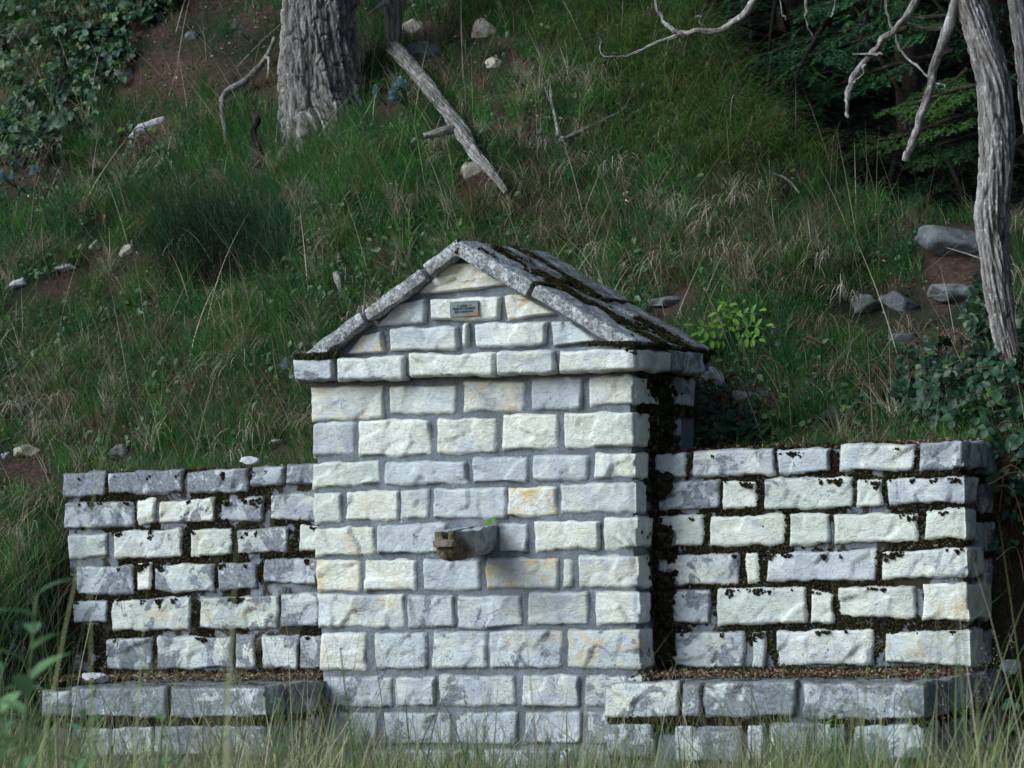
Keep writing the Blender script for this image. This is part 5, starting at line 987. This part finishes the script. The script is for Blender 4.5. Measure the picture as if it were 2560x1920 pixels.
# ------------------------------------------------------------------ conifers behind the crest
def needles(A, B_, per, ln, wd, cols):
    """flat sprays: needles on both sides of each twig"""
    N = len(A); d = norm(B_-A); up = np.array([0, -.2, 1.]); s = norm(np.cross(d, up)); V = []
    t = np.tile((np.arange(per)+.5)/per, N); Ar, Br_, dr, sr = [np.repeat(x, per, 0) for x in (A, B_, d, s)]; sg = np.tile(np.where(np.arange(per) % 2, 1., -1.), N)[:, None]
    p = Ar+(Br_-Ar)*t[:, None]; nd = norm(dr*.75+sr*sg+rs.randn(len(p), 3)*.22); w = norm(np.cross(nd, rs.randn(len(p), 3)))*wd/2; L_ = ln*(.7+.5*rs.rand(len(p), 1))*(1-.35*t[:, None])
    V = np.stack([p-w, p+w, p+nd*L_], 1).reshape(-1, 3); F = np.arange(len(V)).reshape(-1, 3); return V, F, np.repeat(np.repeat(cols, per, 0), 3, 0)
FC = np.array([(.022, .075, .034), (.032, .100, .040), (.05, .13, .04), (.018, .060, .034)])
def fir(base, hgt, rad, zlo, label, nb, ntw, per, ln, wd, grp='fir trees behind the crest', bright=.0, toward=None):
    base = np.array(base, float); t = thing('fir_tree', label, 'tree', base, grp); tube_obj('trunk', t, [base-[0, 0, .3], base+[0, 0, hgt*.5], base+[0, 0, hgt]], [.09, .07, .02], 40, 14, M_darkw); A, B_, Cc = [], [], []; bV, bQ, off = [], [], 0
    for k in range(nb):
        f = rs.rand()**1.3; z = zlo+(hgt-zlo)*f; L_ = rad*(1-f*.85)*(.75+.4*rs.rand()); a = rs.rand()*6.28 if toward is None or rs.rand() < .3 else toward+rs.randn()*.7
        h = np.array([cos(a), sin(a), 0]); r0 = base+[0, 0, z]; tip = r0+h*L_+[0, 0, -L_*(.25+.2*rs.rand())]; mid = r0+h*L_*.5+[0, 0, .02*L_]
        C_ = spline([r0, mid, tip], ntw+1); T2 = norm(np.gradient(C_, axis=0)); S2 = norm(np.cross(T2, [0, 0, 1.])); g = FC[rs.randint(4)]*(.7+.6*rs.rand())
        if rs.rand() < bright: g = np.array([.08, .22, .035])
        for i in range(2, ntw+1):
            for s_ in (-1, 1):
                l = L_*.30*(1-(i/ntw)**2*.75)*(.7+.5*rs.rand()); e = C_[i]+(S2[i]*s_*.8+T2[i]*.7)*l+[0, 0, -.12*l+.03*rs.randn()]; A.append(C_[i]); B_.append(e); Cc.append(g*(.8+.4*rs.rand()))
                m_ = (C_[i]+e)/2
                for s2 in (-1, 1): e2 = m_+(norm(e-C_[i])*.7+s2*S2[i]*.5)*l*.45+[0, 0, -.02]; A.append(m_); B_.append(e2); Cc.append(g*(.9+.5*rs.rand()))
        v_, q_, tr_, c_ = tube([r0, mid, tip], [.014*L_, .010*L_, .003], 8, 5); bV.append(v_); bQ.append(q_+off); off += len(v_)
    V, F, C = needles(np.array(A), np.array(B_), per, ln, wd, np.array(Cc)); mobj('foliage', V, tris=F, mat=M_needle, parent=t, cols=C, kind='stuff', smooth=False)
    mobj('branches', np.concatenate(bV), quads=np.concatenate(bQ), mat=M_darkw, parent=t, cols=np.full((off, 3), .5), kind='stuff'); return t
def gz(x, y): return (x, y, float(hill(x, y)))
def spray_list(t, lists, y, tw, per, ln, wd, cols):
    A, B_, Cc = [], [], []
    for pts in lists:
        q = spline([uY(p[0], p[1], y+.35*rs.randn()*.3) for p in pts], 22); T2 = norm(np.gradient(q, axis=0)); S2 = norm(np.cross(T2, [.1, -.5, 1.])); g = np.array(cols[rs.randint(len(cols))])
        tube_obj('branch', t, q, [.016, .010, .004], 20, 6, M_darkw)
        for i in range(3, 22):
            for s_ in (-1, 1):
                l = tw*(1.15-.8*(i/21)**2)*(.7+.5*rs.rand()); e = q[i]+(S2[i]*s_*.8+T2[i]*.75)*l+[0, -.03*rs.rand(), -.15*l+.02*rs.randn()]; A.append(q[i]); B_.append(e); Cc.append(g*(.8+.4*rs.rand()))
                for f in (.3, .5, .7):
                    m_ = q[i]*(1-f)+e*f
                    for s2 in (-1, 1): e2 = m_+(norm(e-q[i])*.75+s2*T2[i]*.55)*l*.42*(1.2-f)+[0, 0, -.012]; A.append(m_); B_.append(e2); Cc.append(g*(.9+.5*rs.rand()))
    V, F, C = needles(np.array(A), np.array(B_), per, ln, wd, np.array(Cc)); mobj('foliage', V, tris=F, mat=M_needle, parent=t, cols=C, kind='stuff', smooth=False)
p1 = uY(1960, 100, 5.6); p2 = uY(1700, -100, 6.4); p3 = uY(2150, 100, 6.6)
near_fir = fir(gz(p1[0], p1[1]), 9, 1.9, 1.0, 'nearest fir with light green shoots, drooping between the hanging bare branches', 80, 9, 22, .026, .0042, bright=.35, toward=-pi/2-.4)
spray_list(near_fir, [[(2080, 30), (1900, 50), (1750, 85), (1625, 128)], [(1960, 60), (1850, 90), (1760, 120), (1690, 140)], [(2060, 110), (1930, 140), (1820, 180), (1730, 215)], [(1960, -70), (1840, -10), (1740, 20)], [(2060, 60), (1990, 60), (1930, 30)]], 4.6, .26, 22, .026, .0050, [(.035, .11, .042), (.028, .085, .036)])
spray_list(near_fir, [[(2160, 180), (2080, 190), (2000, 215), (1920, 235)], [(2150, 240), (2060, 255), (1960, 290), (1860, 310)], [(2120, 290), (2040, 310), (1980, 340)], [(2090, 150), (2060, 175), (2020, 190)]], 4.2, .22, 22, .022, .0046, [(.045, .105, .022), (.025, .065, .02)])
fir(gz(p2[0], p2[1]), 10, 2.2, 1.3, 'dark fir left of the nearest one, above the crest of long grass', 85, 9, 20, .028, .0046, bright=.10, toward=-pi/2)
fir(gz(p3[0], p3[1]), 9, 1.8, .4, 'dark fir directly behind the pale tree', 60, 8, 16, .028, .005, bright=.05, toward=-pi/2)
k = 0
for (ux, yy) in ((1350, 9.), (1550, 9.5), (1800, 9.3), (2000, 8.6), (2200, 9.), (2350, 7.5), (1650, 12), (1900, 12), (2150, 12.), (1250, 12), (2450, 11)):
    p = uY(ux, 100, yy); wh = ['far left', 'second', 'third', 'fourth', 'fifth', 'rightmost low', 'back row left', 'back row middle', 'back row right', 'back row far left', 'back row far right'][k]; k += 1
    fir(gz(p[0], p[1]), 11, 2.7, .3, 'dark fir in the shaded wood, '+wh+' one of those behind', 46, 7, 9, .07, .016)
# bright fir spray close to the camera side of the hollow, and dark undergrowth
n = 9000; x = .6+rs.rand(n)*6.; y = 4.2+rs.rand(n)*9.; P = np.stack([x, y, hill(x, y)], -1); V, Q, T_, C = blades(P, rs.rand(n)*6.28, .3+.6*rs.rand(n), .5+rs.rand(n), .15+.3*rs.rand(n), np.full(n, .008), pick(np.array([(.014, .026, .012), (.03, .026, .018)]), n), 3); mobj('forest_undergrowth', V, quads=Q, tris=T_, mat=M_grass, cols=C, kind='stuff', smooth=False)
# trees added out of view to shade the slope and the right-hand faces
for j, (x, y, z, r, lab) in enumerate(((-5.5, 6.2, 7.2, 3.4, 'leafy tree added for shade above the slope, out of view at upper left'), (2.8, 5.2, 6.6, 2.9, 'leafy tree added for shade above the hollow, out of view at upper right'), (6.2, 2.6, 4.2, 2.6, 'leafy tree added for shade right of the right wall, out of view'), (8.6, -2.2, 3.8, 3.2, 'leafy tree added for shade on the right of the meadow, out of view'), (7.6, .6, 2.4, 2.2, 'lower leafy tree added for shade nearer the wall corner, out of view'))):
    t = thing('shade_tree', lab, 'tree', gz(x, y+1.2)); tube_obj('trunk', t, [gz(x, y+1.2), (x, y+1.0, z-1.5), (x, y, z+1)], [.16, .12, .05], 30, 16, M_bark); leaf_cloud(t, (x, y, z), (r, r*.85, r*.45), (11000 if x > 5.5 else 3500), .15, [(.045, .085, .02), (.06, .10, .03)])
